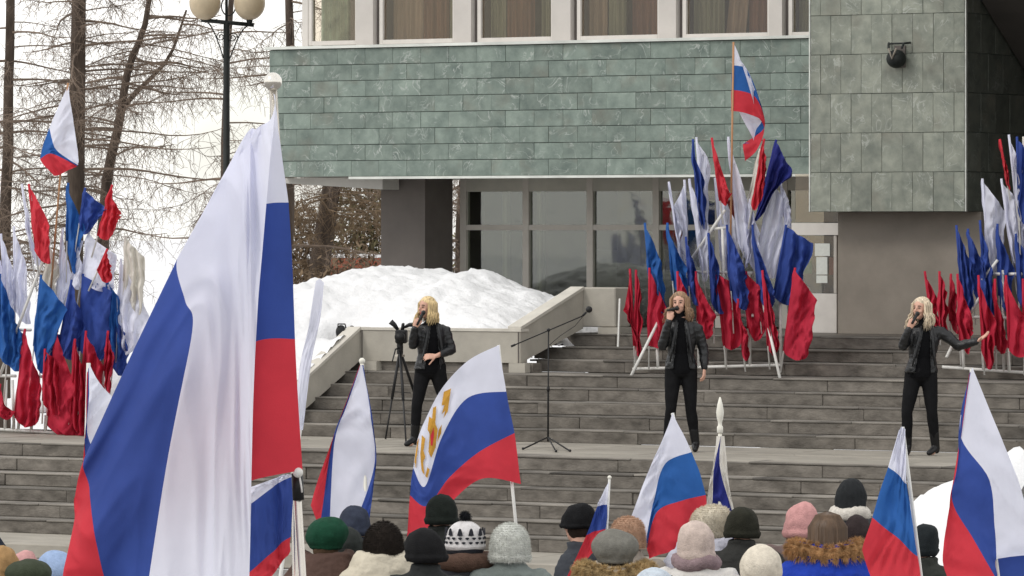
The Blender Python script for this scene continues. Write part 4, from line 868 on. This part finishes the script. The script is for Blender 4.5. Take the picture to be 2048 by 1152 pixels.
def spectator(label, px, ytop, Z, turn=0, hat='knit', hatc=(.02, .02, .02), coat=(.02, .02, .02), coat2=None, collar=None, furc=(.35, .22, .11), hairc=None, kw=None, wide=1.0, lean=0, hat2=None, cs=1.0, wrk=.012, drop=0):
    NP[0] += 1; sd_ = NP[0]; top = W(px, ytop, Z); H = top.z-GROUND; kw = kw or {}
    hatadd = {'knit': .018, 'pompom': .02, 'beret': .035, 'fur': .05, 'hood': .03, 'hair': .02, 'pointed': .06}.get(hat, .02)
    s = max(.86, min(1.1, (H-hatadd)/1.70)); a = math.radians(turn)
    fd = (FWD*math.cos(a)+RGT*math.sin(a)).normalized(); xd = fd.cross(UP).normalized()
    foot = Vector((top.x, top.y, GROUND)); c = top-UP*(.118*s+hatadd)
    t = thing('person', label, 'person', 'people in the crowd', loc=foot)
    zc_ = c.z-GROUND
    def at(x, y, h): return foot+xd*x*s+fd*y*s+UP*h
    sh = zc_-.182*s-drop; hipz = sh*.62
    # body
    bm = NB(); head_parts(bm, c-UP*.008*s, fd, s*.93); tube(bm, [c-UP*.06*s-fd*.02, at(0, -.02, sh)], [.055*s, .062*s], 10)
    loft(bm, [(at(0, 0, h), a_*s, b_*s) for h, a_, b_ in ((hipz-.12, .10, .09), (hipz, .15, .11), (hipz+.25, .13, .10), (sh-.08, .165, .11), (sh, .13, .08))], xd, fd, 16)
    for k in (-1, 1):
        tube(bm, [at(.18*k, 0, sh-.03), at(.235*k, -.02, sh-.30*s), at(.23*k, .06, sh-.54*s)], [.05, .042, .03], 8, dome=True)
        hand(bm, at(.23*k, .06, sh-.54*s), -UP*1.0+fd*.25, xd*-k, 1 if k > 0 else -1, .4, .95*s)
        tube(bm, [at(.09*k, 0, hipz), at(.10*k, .02, hipz*.5), at(.10*k, 0, .09)], [.085, .06, .045], 8, dome=True); tube(bm, [at(.10*k, -.03, .06), at(.11*k, .16, .045)], [.045, .04], 8, dome=True)
    obj('body', remesh(bm, .014, 1), SKIN, t, True)
    # trousers and boots
    tm = fmat('dark_trousers', (.02, .021, .025)); 
    for k in (-1, 1):
        bm = NB(); tube(bm, [at(.09*k, 0, hipz+.02), at(.10*k, .02, hipz*.5), at(.10*k, 0, .16)], [.10, .078, .066], 10, dome=True); obj('trouser_leg', bm, tm, t, True)
        bm = NB(); tube(bm, [at(.10*k, 0, .26), at(.10*k, -.01, .08)], [.07, .062], 10, dome=True); tube(bm, [at(.10*k, -.05, .062), at(.112*k, .19, .058)], [.06, .052], 10, dome=True); bm = remesh(bm, .02, 1)
        for v in bm.verts: v.co.z = max(v.co.z, GROUND+.002)
        obj('boot', bm, M['black'], t, True)
    # coat
    cm = fmat('coat_cloth', coat, nscale=6, var=.16, bump=.35, bscale=45, rough=.75); W_ = wide*cs
    bm = NB(); ns = .075*s*(1.0 if collar != 'stand' else 1.12)
    rg = [(hipz*.62, .25, .17), (hipz, .245, .165), (hipz+.2*s, .225, .15), (sh-.16*s, .235, .150), (sh-.05*s, .225, .130), (sh+.01*s, .185, .110), (sh+.045*s, .125, .092), (sh+.07*s, .088, .082), (sh+(.115 if collar != 'stand' else .155)*s, .084, .086)]
    loft(bm, [(at(0, -.01, h), a_*s*W_, b_*s*W_) for h, a_, b_ in rg], xd, fd, 24)
    for k in (-1, 1): tube(bm, [at(.175*k*W_, -.01, sh-.035*s), at(.265*k*W_, -.03, sh-.30*s), at(.25*k*W_, .05, sh-.53*s)], [.088*s, .075*s, .058*s], 12, dome=True)
    if collar in ('hood', 'fur_hood'):
        for k in range(-6, 7):
            an = k*.30; tube(bm, [at(.105*math.sin(an)*1.25, -.105*math.cos(an), sh+.105*s-.02*abs(math.cos(an))), at(.14*math.sin(an)*1.25, -.14*math.cos(an), sh-.05*s)], [.05*s, .06*s], 8, dome=True)
    bm = remesh(bm, .015, 2); wrinkle(bm, wrk, 9, sd_, (1, 1, 1.7)); wrinkle(bm, wrk*.5, 24, sd_, (.8, .8, 1.8)); obj('coat', bm, cm, t, True)
    if collar in ('fur_hood', 'fur'):
        src = NB(); P_ = [at(.145*math.sin(k*.27)*1.2, -.135*math.cos(k*.27)+.01, sh+.075*s+.035*abs(math.sin(k*.27))) for k in range(-8, 9)]; tube(src, P_, .050*s, 10)
        bm = NB(); fur_on(bm, src, 9000, .036, sd_); tube(bm, P_, .042*s, 10); src.free(); obj('fur_trim', bm, fmat('fur', furc, nscale=18, var=.45), t)
    elif collar == 'scarf':
        bm = NB(); P_ = [at(.10*math.sin(k*.3), -.095*math.cos(k*.3), sh+.075*s+.012*math.sin(k)) for k in range(-8, 9)]; tube(bm, P_, .045*s, 10); wrinkle(bm, .01, 20, sd_); obj('scarf', bm, fmat('scarf_wool', furc), t, True)
    elif collar == 'drape':
        bm = NB(); P_ = [at(.13*math.sin(k*.27)*1.3, -.12*math.cos(k*.27)+.01, sh+.055*s) for k in range(-8, 9)]; tube(bm, P_, .055*s, 10); wrinkle(bm, .015, 14, sd_); obj('collar', bm, fmat('collar_cloth', furc), t, True)
    # hair below the hat
    if hairc and hat != 'hair':
        bm = NB(); ball(bm, c-UP*.02*s-fd*.012*s, .078*s, .088*s, .095*s, xd, fd, UP); obj('hair', bm, fmat('hair_short', hairc, bump=.3), t, True)
    hm = fmat('hat_'+hat, hatc, nscale=30, bump=.45, bscale=150, var=.16)
    if hat in ('knit', 'pompom', 'pattern'):
        bm = cap_shape(c, xd, fd, s, **dict(dict(tilt=xd*random.uniform(-.03, .03)-fd*random.uniform(0, .04), square=random.uniform(2.1, 3.0)), **kw)); wrinkle(bm, .009, 11, sd_); wrinkle(bm, .004, 26, sd_, (1, 1, .5))
        if hat in ('pompom', 'pattern'): bm.free(); bm = cap_shape(c, xd, fd, s, **kw)
        o = obj('hat', bm, hm, t, True)
        if hat == 'pompom':
            src = NB(); pc = c+UP*(kw.get('hi', .135)+.022)*s; ball(src, pc, .028*s); bm = NB(); fur_on(bm, src, 700, .022, sd_, 0); ball(bm, pc, .028*s); src.free(); obj('pompom', bm, fmat('pompom_wool', (.012, .013, .016)), o)
        if hat in ('pompom', 'pattern'):
            dm = fmat('hat_band_dark', (.03, .032, .04))
            rr = lambda z: 1.03
            for ring, zz_, hgt, cnt in ((0, -.012, .014, 18), (1, .014, .014, 18), (2, .052, .040, 11)):
                for j in range(cnt):
                    an = 2*math.pi*(j+.5*(ring % 2))/cnt; d_ = xd*math.cos(an)*.117*s+fd*math.sin(an)*.127*s
                    if ring == 2: d_ *= .965
                    p = c+UP*zz_*s+d_; n_ = d_.normalized(); u_ = UP.cross(n_).normalized(); bm = NB(); w_ = .0115*s if ring < 2 else .017*s
                    prism(bm, [p-u_*w_-UP*hgt*s*(.5 if ring == 2 else .0), p-UP*hgt*s*.6, p+u_*w_-UP*hgt*s*(.5 if ring == 2 else 0), p+u_*w_*(.45 if ring == 2 else 1.0)+UP*hgt*s*.4, p+UP*hgt*s*.55, p-u_*w_*(.45 if ring == 2 else 1.0)+UP*hgt*s*.4], n_*.004); obj('knit_motif', bm, dm, o)
            bm = cap_shape(c, xd, fd, s*1.015, lo=-.075, hi=-.03, brim=.045); obj('hat_cuff', bm, dm, o, True)
    elif hat == 'beret':
        tl = kw.get('tilt', 0); zt_ = (UP+xd*tl).normalized(); x2 = (xd-zt_*xd.dot(zt_)).normalized(); bm = NB(); ball(bm, c+UP*.055*s+xd*tl*-.02, kw.get('rx', .145)*s, kw.get('ry', .15)*s, kw.get('rz', .085)*s, x2, fd, zt_, 28, 14)
        loft(bm, [(c+UP*-.03*s, .098*s, .108*s), (c+UP*.03*s, .104*s, .114*s)], xd, fd, 24); bm = remesh(bm, .010, 2); wrinkle(bm, .008, 12, sd_); obj('hat', bm, hm, t, True)
    elif hat == 'fur':
        src = cap_shape(c, xd, fd, s, **kw); bm = NB(); fur_on(bm, src, 9000, .017, sd_, .1)
        core_ = cap_shape(c, xd, fd, s*.99, **kw); me_ = bpy.data.meshes.new('x'); core_.to_mesh(me_); core_.free(); bm.from_mesh(me_); bpy.data.meshes.remove(me_); src.free(); obj('fur_hat', bm, hm, t)
    elif hat == 'hood':
        bm = NB(); ball(bm, c+UP*.015*s-fd*.012*s, .122*s, .135*s, .135*s, xd, fd, UP, 24, 14); loft(bm, [(at(0, -.03, sh+.02), .135*s, .12*s), (c-UP*.07*s-fd*.015, .112*s, .12*s)], xd, fd, 20); bm = remesh(bm, .012, 2); wrinkle(bm, .007, 12, sd_); obj('hood', bm, hm, t, True)
    elif hat == 'hair':
        obj('hair', hair_strands(c, fd, kw.get('len', .16), 700, sd_, s*1.0, 0, .007, .1, 2.35, False), mat('long_hair', hatc, .45, .4, 30, .2, 100, .35, stretch=(1, 1, .12)), t, True)
    return t, c, xd, fd, s
S = spectator
K = lambda **k: k
S('person in a tan knit cap at the bottom left corner of the crowd', 2, 1090, 27.0, 0, 'knit', (.36, .22, .10), (.05, .05, .05), collar='hood')
S('person in a dark navy cap standing behind the tan cap, far left', -16, 1064, 30, 0, 'knit', (.02, .025, .04), (.02, .02, .03))
S('person in an olive green hat near the bottom left corner', 57, 1110, 26.8, 5, 'beret', (.045, .055, .035), (.06, .07, .05), kw=K(rx=.13, ry=.14, rz=.075))
S('person in a pink hat mostly hidden behind the olive green hat', 46, 1100, 29.0, 0, 'knit', (.55, .30, .29), (.1, .09, .1))
S('person in a pale blue hood left of the huge flag', 112, 1100, 27.4, 0, 'hood', (.30, .40, .60), (.30, .40, .60), kw={})
S('person in a bottle green beret and brown coat right of the front pole', 652, 1036, 29.6, 10, 'beret', (.010, .055, .030), (.085, .05, .04), collar='hood', kw=K(rx=.128, ry=.14, rz=.105, tilt=-.28), hairc=(.08, .05, .03))
S('person in a navy knit cap behind the green beret', 712, 1010, 32.0, 0, 'knit', (.035, .042, .065), (.03, .03, .04))
S('person with a charcoal cap squeezed between the green beret and dark fur hat', 698, 1054, 30.2, 0, 'knit', (.030, .034, .032), (.02, .02, .022))
S('person in a dark brown fur hat and cream hooded coat', 767, 1030, 29.4, -12, 'fur', (.022, .017, .014), (.55, .50, .40), collar='hood', wide=1.08, kw=K(rx=.112, ry=.122, lo=-.07, hi=.13), hairc=(.03, .02, .015))
S('person in a black-green knit cap under the crest flag', 882, 988, 32.6, 0, 'knit', (.014, .018, .015), (.02, .022, .02), kw=K(ribs=22, rib_amp=.015))
S('person in a black cap and dark coat left of the patterned hat', 853, 1055, 28.9, 0, 'knit', (.012, .012, .013), (.022, .024, .024), kw=K(rx=.12, ry=.125), hairc=(.02, .015, .01))
S('person in a white and grey patterned knit hat with black pompom', 930, 1033, 29.8, -25, 'pompom', (.62, .60, .60), (.035, .035, .04), collar='drape', furc=(.10, .06, .045), hairc=(.06, .04, .03), kw=K(rx=.115, ry=.122, hi=.115))
S('person in a fluffy white knit hat and grey-green coat', 1020, 1033, 29.7, 0, 'fur', (.60, .61, .57), (.16, .185, .175), kw=K(rx=.116, ry=.118, lo=-.10, hi=.13, square=3.2), wide=1.0)
S('person in a black cap turned left, dark blue-grey jacket', 1156, 1002, 31.4, -68, 'knit', (.009, .009, .010), (.045, .050, .060), drop=.05, kw=K(rx=.105, ry=.112, lo=-.03, hi=.125, brim=.02), hairc=(.03, .02, .015))
S('person in a peach fur hat behind the grey beret', 1256, 1024, 31.2, 0, 'fur', (.50, .32, .22), (.30, .26, .22), kw=K(rx=.108, ry=.115, lo=-.06, hi=.14, square=4))
S('person in a grey knit beret with tan fur hood below the small flag', 1230, 1059, 28.0, 0, 'beret', (.17, .165, .145), (.42, .36, .29), collar='fur_hood', furc=(.42, .30, .15), kw=K(rx=.13, ry=.135, rz=.10), hairc=(.02, .017, .015))
S('person in a cream pointed fur hat and pale lilac coat', 1412, 1004, 31.3, 8, 'fur', (.62, .56, .45), (.55, .55, .63), collar='hood', kw=K(rx=.122, ry=.125, lo=-.06, hi=.15, square=5, tilt=-RGT*-.05), wide=1.05)
S('person in a pale pink knit cap, mauve scarf and white coat', 1393, 1038, 29.0, 0, 'knit', (.55, .45, .40), (.62, .60, .57), collar='scarf', furc=(.26, .19, .20), kw=K(rx=.104, ry=.112, lo=-.11, hi=.13, square=3.0, brim=.05))
bh = S('person in a blue and white patterned hat at the bottom edge', 1308, 1128, 26.2, 0, 'pattern', (.50, .56, .62), (.05, .06, .08), kw=K(rx=.118, ry=.122, hi=.12))
S('person in a dark olive hat behind the navy flag', 1484, 1012, 31.0, 0, 'knit', (.025, .025, .018), (.03, .03, .028), kw=K(rx=.108, ry=.115))
S('person in a cream hood low between the navy flag and mauve coat', 1522, 1088, 27.8, 0, 'hood', (.66, .60, .50), (.62, .57, .48))
S('person in a pink knit cap and mauve coat, black bag strap', 1600, 1000, 31.2, 0, 'knit', (.56, .29, .28), (.20, .145, .135), collar='stand', kw=K(rx=.105, ry=.112, lo=-.09, hi=.125, square=3), wide=1.0)
S('person with long brown hair and royal blue coat with tan fur hood', 1655, 1020, 29.0, 0, 'hair', (.095, .058, .034), (.014, .045, .36), collar='fur_hood', furc=(.42, .24, .11), wide=1.08, kw=K(len=.15))
S('person in a dark ribbed knit hat standing tall, white collar', 1700, 955, 34.5, 0, 'knit', (.022, .024, .026), (.04, .04, .045), collar='scarf', furc=(.62, .58, .52), kw=K(ribs=16, rib_amp=.03, rx=.108, ry=.112, lo=-.10, hi=.13, square=3.4, brim=.02), hairc=(.02, .015, .01))
S('person in a small dark brown cap right of the long brown hair', 1720, 1030, 31.6, 0, 'knit', (.035, .026, .026), (.03, .025, .03), kw=K(rx=.098, ry=.105))
S('person in a dark cap and grey-green coat between the two right flags', 1842, 1046, 29.8, 0, 'knit', (.016, .02, .022), (.028, .030, .026), kw=K(rx=.098, ry=.105), wide=1.15)
S('person in a dark coat at the bottom right corner', 2046, 1108, 27.0, 0, 'hood', (.02, .022, .024), (.02, .022, .024))
# ================================================================== trees
def larch(label, pts, r0, r1, Z, seed, limbs=46, spread=2.4, dens=1.0, group='bare larches beyond the stairs', m='twig', name='larch_tree', zmax=9.5, twig_r=.0045):
    """pts: trunk line in px at depth Z (top first); the trunk runs on down to the ground"""
    rnd = random.Random(seed); P_ = [W(a, b, Z) for a, b in pts][::-1]
    foot = P_[0].copy(); foot.z = -.16; foot += (P_[0]-P_[1]).normalized()*0
    t = thing(name, label, 'tree', group, loc=foot)
    line = [foot]+spline(P_, 14); n = len(line)
    rad = [r0+(r1-r0)*i/(n-1) for i in range(n)]
    line = [p+Vector((noise.noise(p*.9+Vector((seed, 0, 0)))*.06, 0, 0)) for p in line]
    obj('trunk', tube(NB(), line, rad, 12), M['trunk'], t, True)
    bm = NB()
    for k in range(limbs):
        s = rnd.uniform(.12, 1)*(n-1); i = min(int(s), n-2); b = line[i].lerp(line[i+1], s-i)
        if b.z > zmax or b.z < 1.5: continue
        ang = rnd.uniform(0, 2*math.pi); L = spread*rnd.uniform(.45, 1.1)*(1.1-.4*(i/n)); el = rnd.uniform(-.12, .30)
        d = Vector((math.cos(ang), math.sin(ang), el)); p = b.copy(); seg = 9; path = [p.copy()]
        for j in range(seg):
            d += Vector((rnd.uniform(-.16, .16), rnd.uniform(-.16, .16), (-.05 if j < 5 else .07)+rnd.uniform(-.05, .05))); d.normalize(); p = p+d*L/seg; path.append(p.copy())
        rr = rnd.uniform(.009, .024); tube(bm, path, [rr*(1-.78*j/seg) for j in range(seg+1)], 5)
        for q_ in range(int(L*14*dens)):
            s2 = rnd.uniform(.12, 1)*seg; j = min(int(s2), seg-1); a = path[j].lerp(path[j+1], s2-j)
            side = Vector((rnd.uniform(-1, 1), rnd.uniform(-1, 1), rnd.uniform(-1.0, .35))).normalized(); l2 = rnd.uniform(.22, .75); tp = [a]; dd_ = side
            for _ in range(4):
                dd_ = (dd_+Vector((rnd.uniform(-.3, .3), rnd.uniform(-.3, .3), rnd.uniform(-.4, .05)))).normalized(); tp.append(tp[-1]+dd_*l2/4)
            tube(bm, tp, [twig_r, twig_r*.85, twig_r*.7, twig_r*.6, twig_r*.4], 3, False)
            for _ in range(3):
                a2 = tp[rnd.randint(1, 4)]; e = a2+Vector((rnd.uniform(-.14, .14), rnd.uniform(-.14, .14), rnd.uniform(-.2, .06))); mid = a2.lerp(e, .5)+Vector((0, 0, .02))
                tube(bm, [a2, mid, e], [twig_r*.7, twig_r*.6, twig_r*.35], 3, False)
    obj('crown', bm, M[m], t)
    return t
larch('leftmost bare larch with a straight slim trunk at the picture edge', [(24, -130), (18, 150), (12, 400), (8, 560)], .105, .06, 76, 11, 38)
larch('thick straight bare larch trunk behind the left flag rack', [(160, -130), (156, 120), (150, 300), (147, 560)], .14, .095, 72, 12, 42, 2.6)
larch('leaning bare larch limb forking right of the thick trunk', [(318, -120), (292, 40), (262, 130), (238, 240), (212, 370), (196, 560)], .095, .03, 74, 13, 28, 2.2)
larch('slender bare tree bending right toward the lamp post', [(372, 20), (340, 110), (300, 160), (262, 200), (236, 250), (215, 380), (205, 560)], .075, .015, 75.5, 14, 28, 1.9)
larch('thin bare larch trunk beside the corner window', [(582, -130), (580, 60), (578, 300), (576, 560)], .10, .05, 78, 15, 34, 2.0)
larch('bare larch partly hidden behind the huge front flag', [(470, -130), (455, 150), (445, 400), (440, 560)], .10, .04, 92, 16, 28, 2.6)
larch('brown leaning tree seen under the overhang left of the column', [(672, 300), (660, 400), (648, 480), (632, 600)], .19, .14, 84, 19, 50, 2.4, 1.1, 'trees seen under the overhang', 'bush', zmax=6)
larch('thin bare tree seen in the gap between column and glazing', [(925, 300), (920, 420), (915, 600)], .07, .05, 86, 20, 46, 1.9, 1.0, 'trees seen under the overhang', zmax=6)
def shrub(name, label, px, ptop, pbot, Z, wpx, m, seed, n=2600, leaf=.045, group='shrubs beyond the porch'):
    rnd = random.Random(seed); top = W(px, ptop, Z); s = Z/F; base = Vector((top.x, top.y, -.16)); H = top.z-base.z; rx = wpx*s/2
    t = thing(name, label, 'shrub', group, loc=base); bm = NB(); cl = NB()
    for k in range(26):
        a = rnd.uniform(0, 6.28); r = rnd.uniform(.2, 1)*rx
        tube(bm, [base+Vector((rnd.uniform(-.1, .1), rnd.uniform(-.1, .1), 0)), base+Vector((math.cos(a)*r*.4, math.sin(a)*r*.4, H*.5)), base+Vector((math.cos(a)*r, math.sin(a)*r, H*rnd.uniform(.65, 1)))], [.03, .02, .006], 5)
    obj('stem', bm, M['trunk'], t)
    cent = [(Vector((math.cos(a)*r, math.sin(a)*r, z))) for a, r, z in ((rnd.uniform(0, 6.28), rnd.uniform(.1, .9)*rx, rnd.uniform(.15, .95)*H) for _ in range(42))]
    for k in range(n):
        c = rnd.choice(cent); p = base+c+Vector((rnd.gauss(0, .3), rnd.gauss(0, .3), rnd.gauss(0, .26)))
        if p.z < .3: continue
        d = Vector((rnd.uniform(-1, 1), rnd.uniform(-1, 1), rnd.uniform(-.7, .5))).normalized(); u, v = frame_of(d); l = leaf*rnd.uniform(.7, 2.6)
        vs_ = [cl.verts.new(p), cl.verts.new(p+d*l*.5+u*leaf*.28), cl.verts.new(p+d*l), cl.verts.new(p+d*l*.5-u*leaf*.28)]; cl.faces.new(vs_)
    obj('foliage', cl, M[m], t); return t
shrub('hedge_bush', 'brown bare hedge seen under the overhang by the huge flag', 610, 410, 600, 90, 190, 'bush', 31, 9000, .11)
shrub('conifer', 'olive green conifer seen under the overhang left of the column', 735, 360, 600, 93, 150, 'needle', 32, 9000, .13)
shrub('hedge_bush', 'low brown hedge before the red wall under the overhang', 690, 500, 600, 82, 190, 'bush', 33, 5000, .10)
shrub('conifer', 'green conifer seen through the left glazing panes', 985, 470, 600, 95, 130, 'needle', 34, 5000, .12)
wall = thing('garden_wall', 'low red painted wall seen under the overhang', 'wall', loc=W(700, 548, 88)-Vector((0, 0, 2)))
zc = W(700, 516, 88).z; a = W(646, 520, 88); b = W(790, 520, 88)
bm = NB(); prism(bm, [(a.x, a.y, -.16), (b.x, b.y, -.16), (b.x, b.y, zc), (a.x, a.y, zc)], FWD*.25); obj('wall_body', bm, M['brick_red'], wall)
bm = NB(); prism(bm, [(a.x, a.y, zc+.003), (b.x, b.y, zc+.003), (b.x, b.y, zc+.07), (a.x, a.y, zc+.07)], FWD*.3); obj('coping', bm, M['snow'], wall)
for k_, (x0, x1, zz_, hh, lab) in enumerate(((250, 560, 140, 3.0, 'distant dark evergreen belt behind the left flags'), )):
    pass
# ================================================================== lamp post
Zl = 68.0; lt = W(453, 45, Zl); lb = Vector((lt.x, lt.y, -.16))
lp = thing('street_lamp', 'black iron street lamp with cream globes before the bare larches', 'street lamp', loc=lb)
bm = NB(); tube(bm, [lb, lb+Vector((0, 0, .9)), lb+Vector((0, 0, .95)), lt], [.085, .08, .052, .042], 12); tube(bm, [lt, lt+Vector((0, 0, .9))], .02, 8); obj('post', bm, M['iron'], lp, True)
a = W(402, 40, Zl); b = W(508, 50, Zl)
bm = NB(); tube(bm, [a, lt, b], .028, 8); obj('crossarm', bm, M['iron'], lp, True)
for e, gx_ in ((a, 410), (b, 499)):
    bm = NB(); c = W(gx_, 6, Zl); tube(bm, [Vector((c.x, c.y, e.z)), c-Vector((0, 0, .18))], [.03, .06], 10); obj('globe_holder', bm, M['iron'], lp, True)
    bm = NB(); ball(bm, c, .215, .215, .235, nu=24, nv=16); obj('lamp_globe', bm, M['globe'], lp, True)
    # scroll under the arm
    bm = NB(); pts = []
    for k in range(22):
        t_ = k/21; pts.append(lt.lerp(e, .12+.62*t_)+Vector((0, 0, -.46*(1-t_)**1.5-.03)))
    tube(bm, pts, .009, 5)
    pts = [lt.lerp(e, .22)+Vector((0, 0, -.20))+RGT*.07*math.cos(k*.5)*(1-k/26)+Vector((0, 0, .07*math.sin(k*.5)*(1-k/26))) for k in range(22)]
    tube(bm, pts, .007, 5); obj('scroll', bm, M['iron'], lp, True)
c = W(457, 12, Zl); bm = NB()
pts = [c+RGT*.095*math.cos(k*2*math.pi/24)+Vector((0, 0, .13*math.sin(k*2*math.pi/24))) for k in range(25)]; tube(bm, pts, .010, 5, False); obj('ring_ornament', bm, M['iron'], lp, True)
# ================================================================== stage gear
Zm = 24000/(893-HOR); mb = W(1096, 893, Zm); mb.z = L1+.004
ms_ = thing('microphone_stand', 'black boom microphone stand standing alone on the stage landing', 'microphone stand', loc=mb)
top = W(1097, 660, Zm)
obj('post', tube(NB(), [mb+Vector((0, 0, .05)), mb.lerp(top, .48), mb.lerp(top, .5), top], [.011, .011, .008, .008], 8), M['black'], ms_, True)
bm = NB(); tube(bm, [mb.lerp(top, .47), mb.lerp(top, .51)], .017, 8); obj('clutch', bm, M['black'], ms_, True)
for fx, fy in ((1046, 898), (1112, 903), (1140, 902)):
    e = PZ(fx, fy, L1+.012); bm = NB(); tube(bm, [mb+Vector((0, 0, .10)), e], .009, 6); ball(bm, e+Vector((0, 0, .004)), .015); obj('leg', bm, M['black'], ms_, True)
a = W(1022, 693, Zm); b = W(1165, 632, Zm); bm = NB(); tube(bm, [a, b], .007, 7); tube(bm, [a, a.lerp(b, .06)], .013, 7); obj('boom', bm, M['black'], ms_, True)
bm = NB(); ball(bm, top, .02); obj('swivel', bm, M['black'], ms_, True)
bm = NB(); c = W(1178, 619, Zm); tube(bm, [b, b.lerp(c, .6)], .012, 8); ball(bm, c, .037, nu=14); obj('microphone', bm, M['black'], ms_, True)
bm = NB(); tube(bm, [b+Vector((0, 0, -.01)), W(1150, 652, Zm), W(1120, 672, Zm), W(1099, 690, Zm)], .004, 5); obj('cable', bm, M['black'], ms_, True)
def cam_head(t, c, s=1.0):
    bm = NB(); box(bm, -.06*s, .06*s, -.13*s, .13*s, -.07*s, .07*s, .015, Matrix.Translation(c) @ Matrix.Rotation(.5, 4, 'Z')); obj('camera_body', bm, M['black'], t)
    bm = NB(); tube(bm, [c+Vector((.06, -.10, .0))*s, c+Vector((.12, -.24, .0))*s], [.045*s, .05*s], 14); obj('lens', bm, M['black'], t, True)
    bm = NB(); tube(bm, [c+Vector((-.03, .08, .06))*s, c+Vector((-.03, .09, .13))*s, c+Vector((.05, -.06, .13))*s, c+Vector((.05, -.08, .07))*s], .012*s, 6); obj('top_handle', bm, M['black'], t, True)
    return c
Zt = 24000/(878-HOR); tb = W(797, 878, Zt); tb.z = L1
tr = thing('camera_tripod', 'black video camera on a tall tripod beside the blond singer', 'tripod', loc=tb)
hd = W(800, 700, Zt)
for fx, fy in ((771, 878), (858, 872), (812, 884)):
    e = PZ(fx, fy, L1+.01); k = hd.lerp(e, .55); bm = NB(); tube(bm, [hd, k], .017, 7); tube(bm, [k, e], .010, 6); obj('leg', bm, M['black'], tr, True)
bm = NB(); tube(bm, [hd, W(801, 735, Zt)], .02, 8); tube(bm, [W(783, 783, Zt), W(822, 786, Zt)], .005, 5); obj('centre_brace', bm, M['black'], tr, True)
bm = NB(); box(bm, -.03, .03, -.03, .03, -.05, .09, .01, Matrix.Translation(hd)); tube(bm, [hd+UP*.03, hd+UP*.01-FWD*.1-RGT*.05, hd-UP*.12-FWD*.3-RGT*.08], .009, 6); obj('fluid_head', bm, M['black'], tr)
bm = NB(); box(bm, -.045, .045, -.03, .03, -.012, .012, 0, Matrix.Translation(hd+Vector((0, 0, -.065)))); obj('spirit_plate', bm, M['pole_metal'], tr)
cam_head(tr, W(803, 673, Zt), 1.1)
bm = NB(); a = W(789, 650, Zt); tube(bm, [W(796, 660, Zt), a, W(781, 643, Zt)], [.02, .028, .034], 10); obj('viewfinder', bm, M['black'], tr, True)
bm = NB(); tube(bm, [W(808, 655, Zt), W(818, 650, Zt), W(830, 649, Zt)], [.014, .024, .028], 10); obj('shotgun_microphone', bm, M['black'], tr, True)
t2p = PX(682, 664, X1-.24); tb2 = t2p.copy(); tb2.z = 1.3
t2 = thing('video_camera', 'black video camera on short legs set in the snow behind the parapet', 'camera', loc=tb2)
bm = NB()
bm2 = NB(); ball(bm2, t2p, .06, .075, .085); box(bm2, -.05, .05, -.09, .09, -.075, .055, .012, Matrix.Translation(t2p) @ Matrix.Rotation(.5, 4, 'Z')); obj('camera_body', bm2, M['black'], t2, True)
bm2 = NB(); u_ = PX(688, 668, X1-.24); tube(bm2, [u_, PX(697, 665, X1-.24), PX(705, 657, X1-.24)], [.022, .03, .042], 10); obj('eyepiece', bm2, M['black'], t2, True)
bm2 = NB(); tube(bm2, [PX(676, 655, X1-.24), PX(676, 648, X1-.24), PX(690, 648, X1-.24), PX(692, 656, X1-.24)], .008, 6); obj('top_handle', bm2, M['black'], t2, True)
for dx, dy in ((.1, 0), (-.08, .08), (-.06, -.1)):
    bm2 = NB(); tube(bm2, [t2p+Vector((0, 0, -.08)), Vector((t2p.x+dx, t2p.y+dy, 1.25))], .012, 6); obj('leg', bm2, M['black'], t2, True)
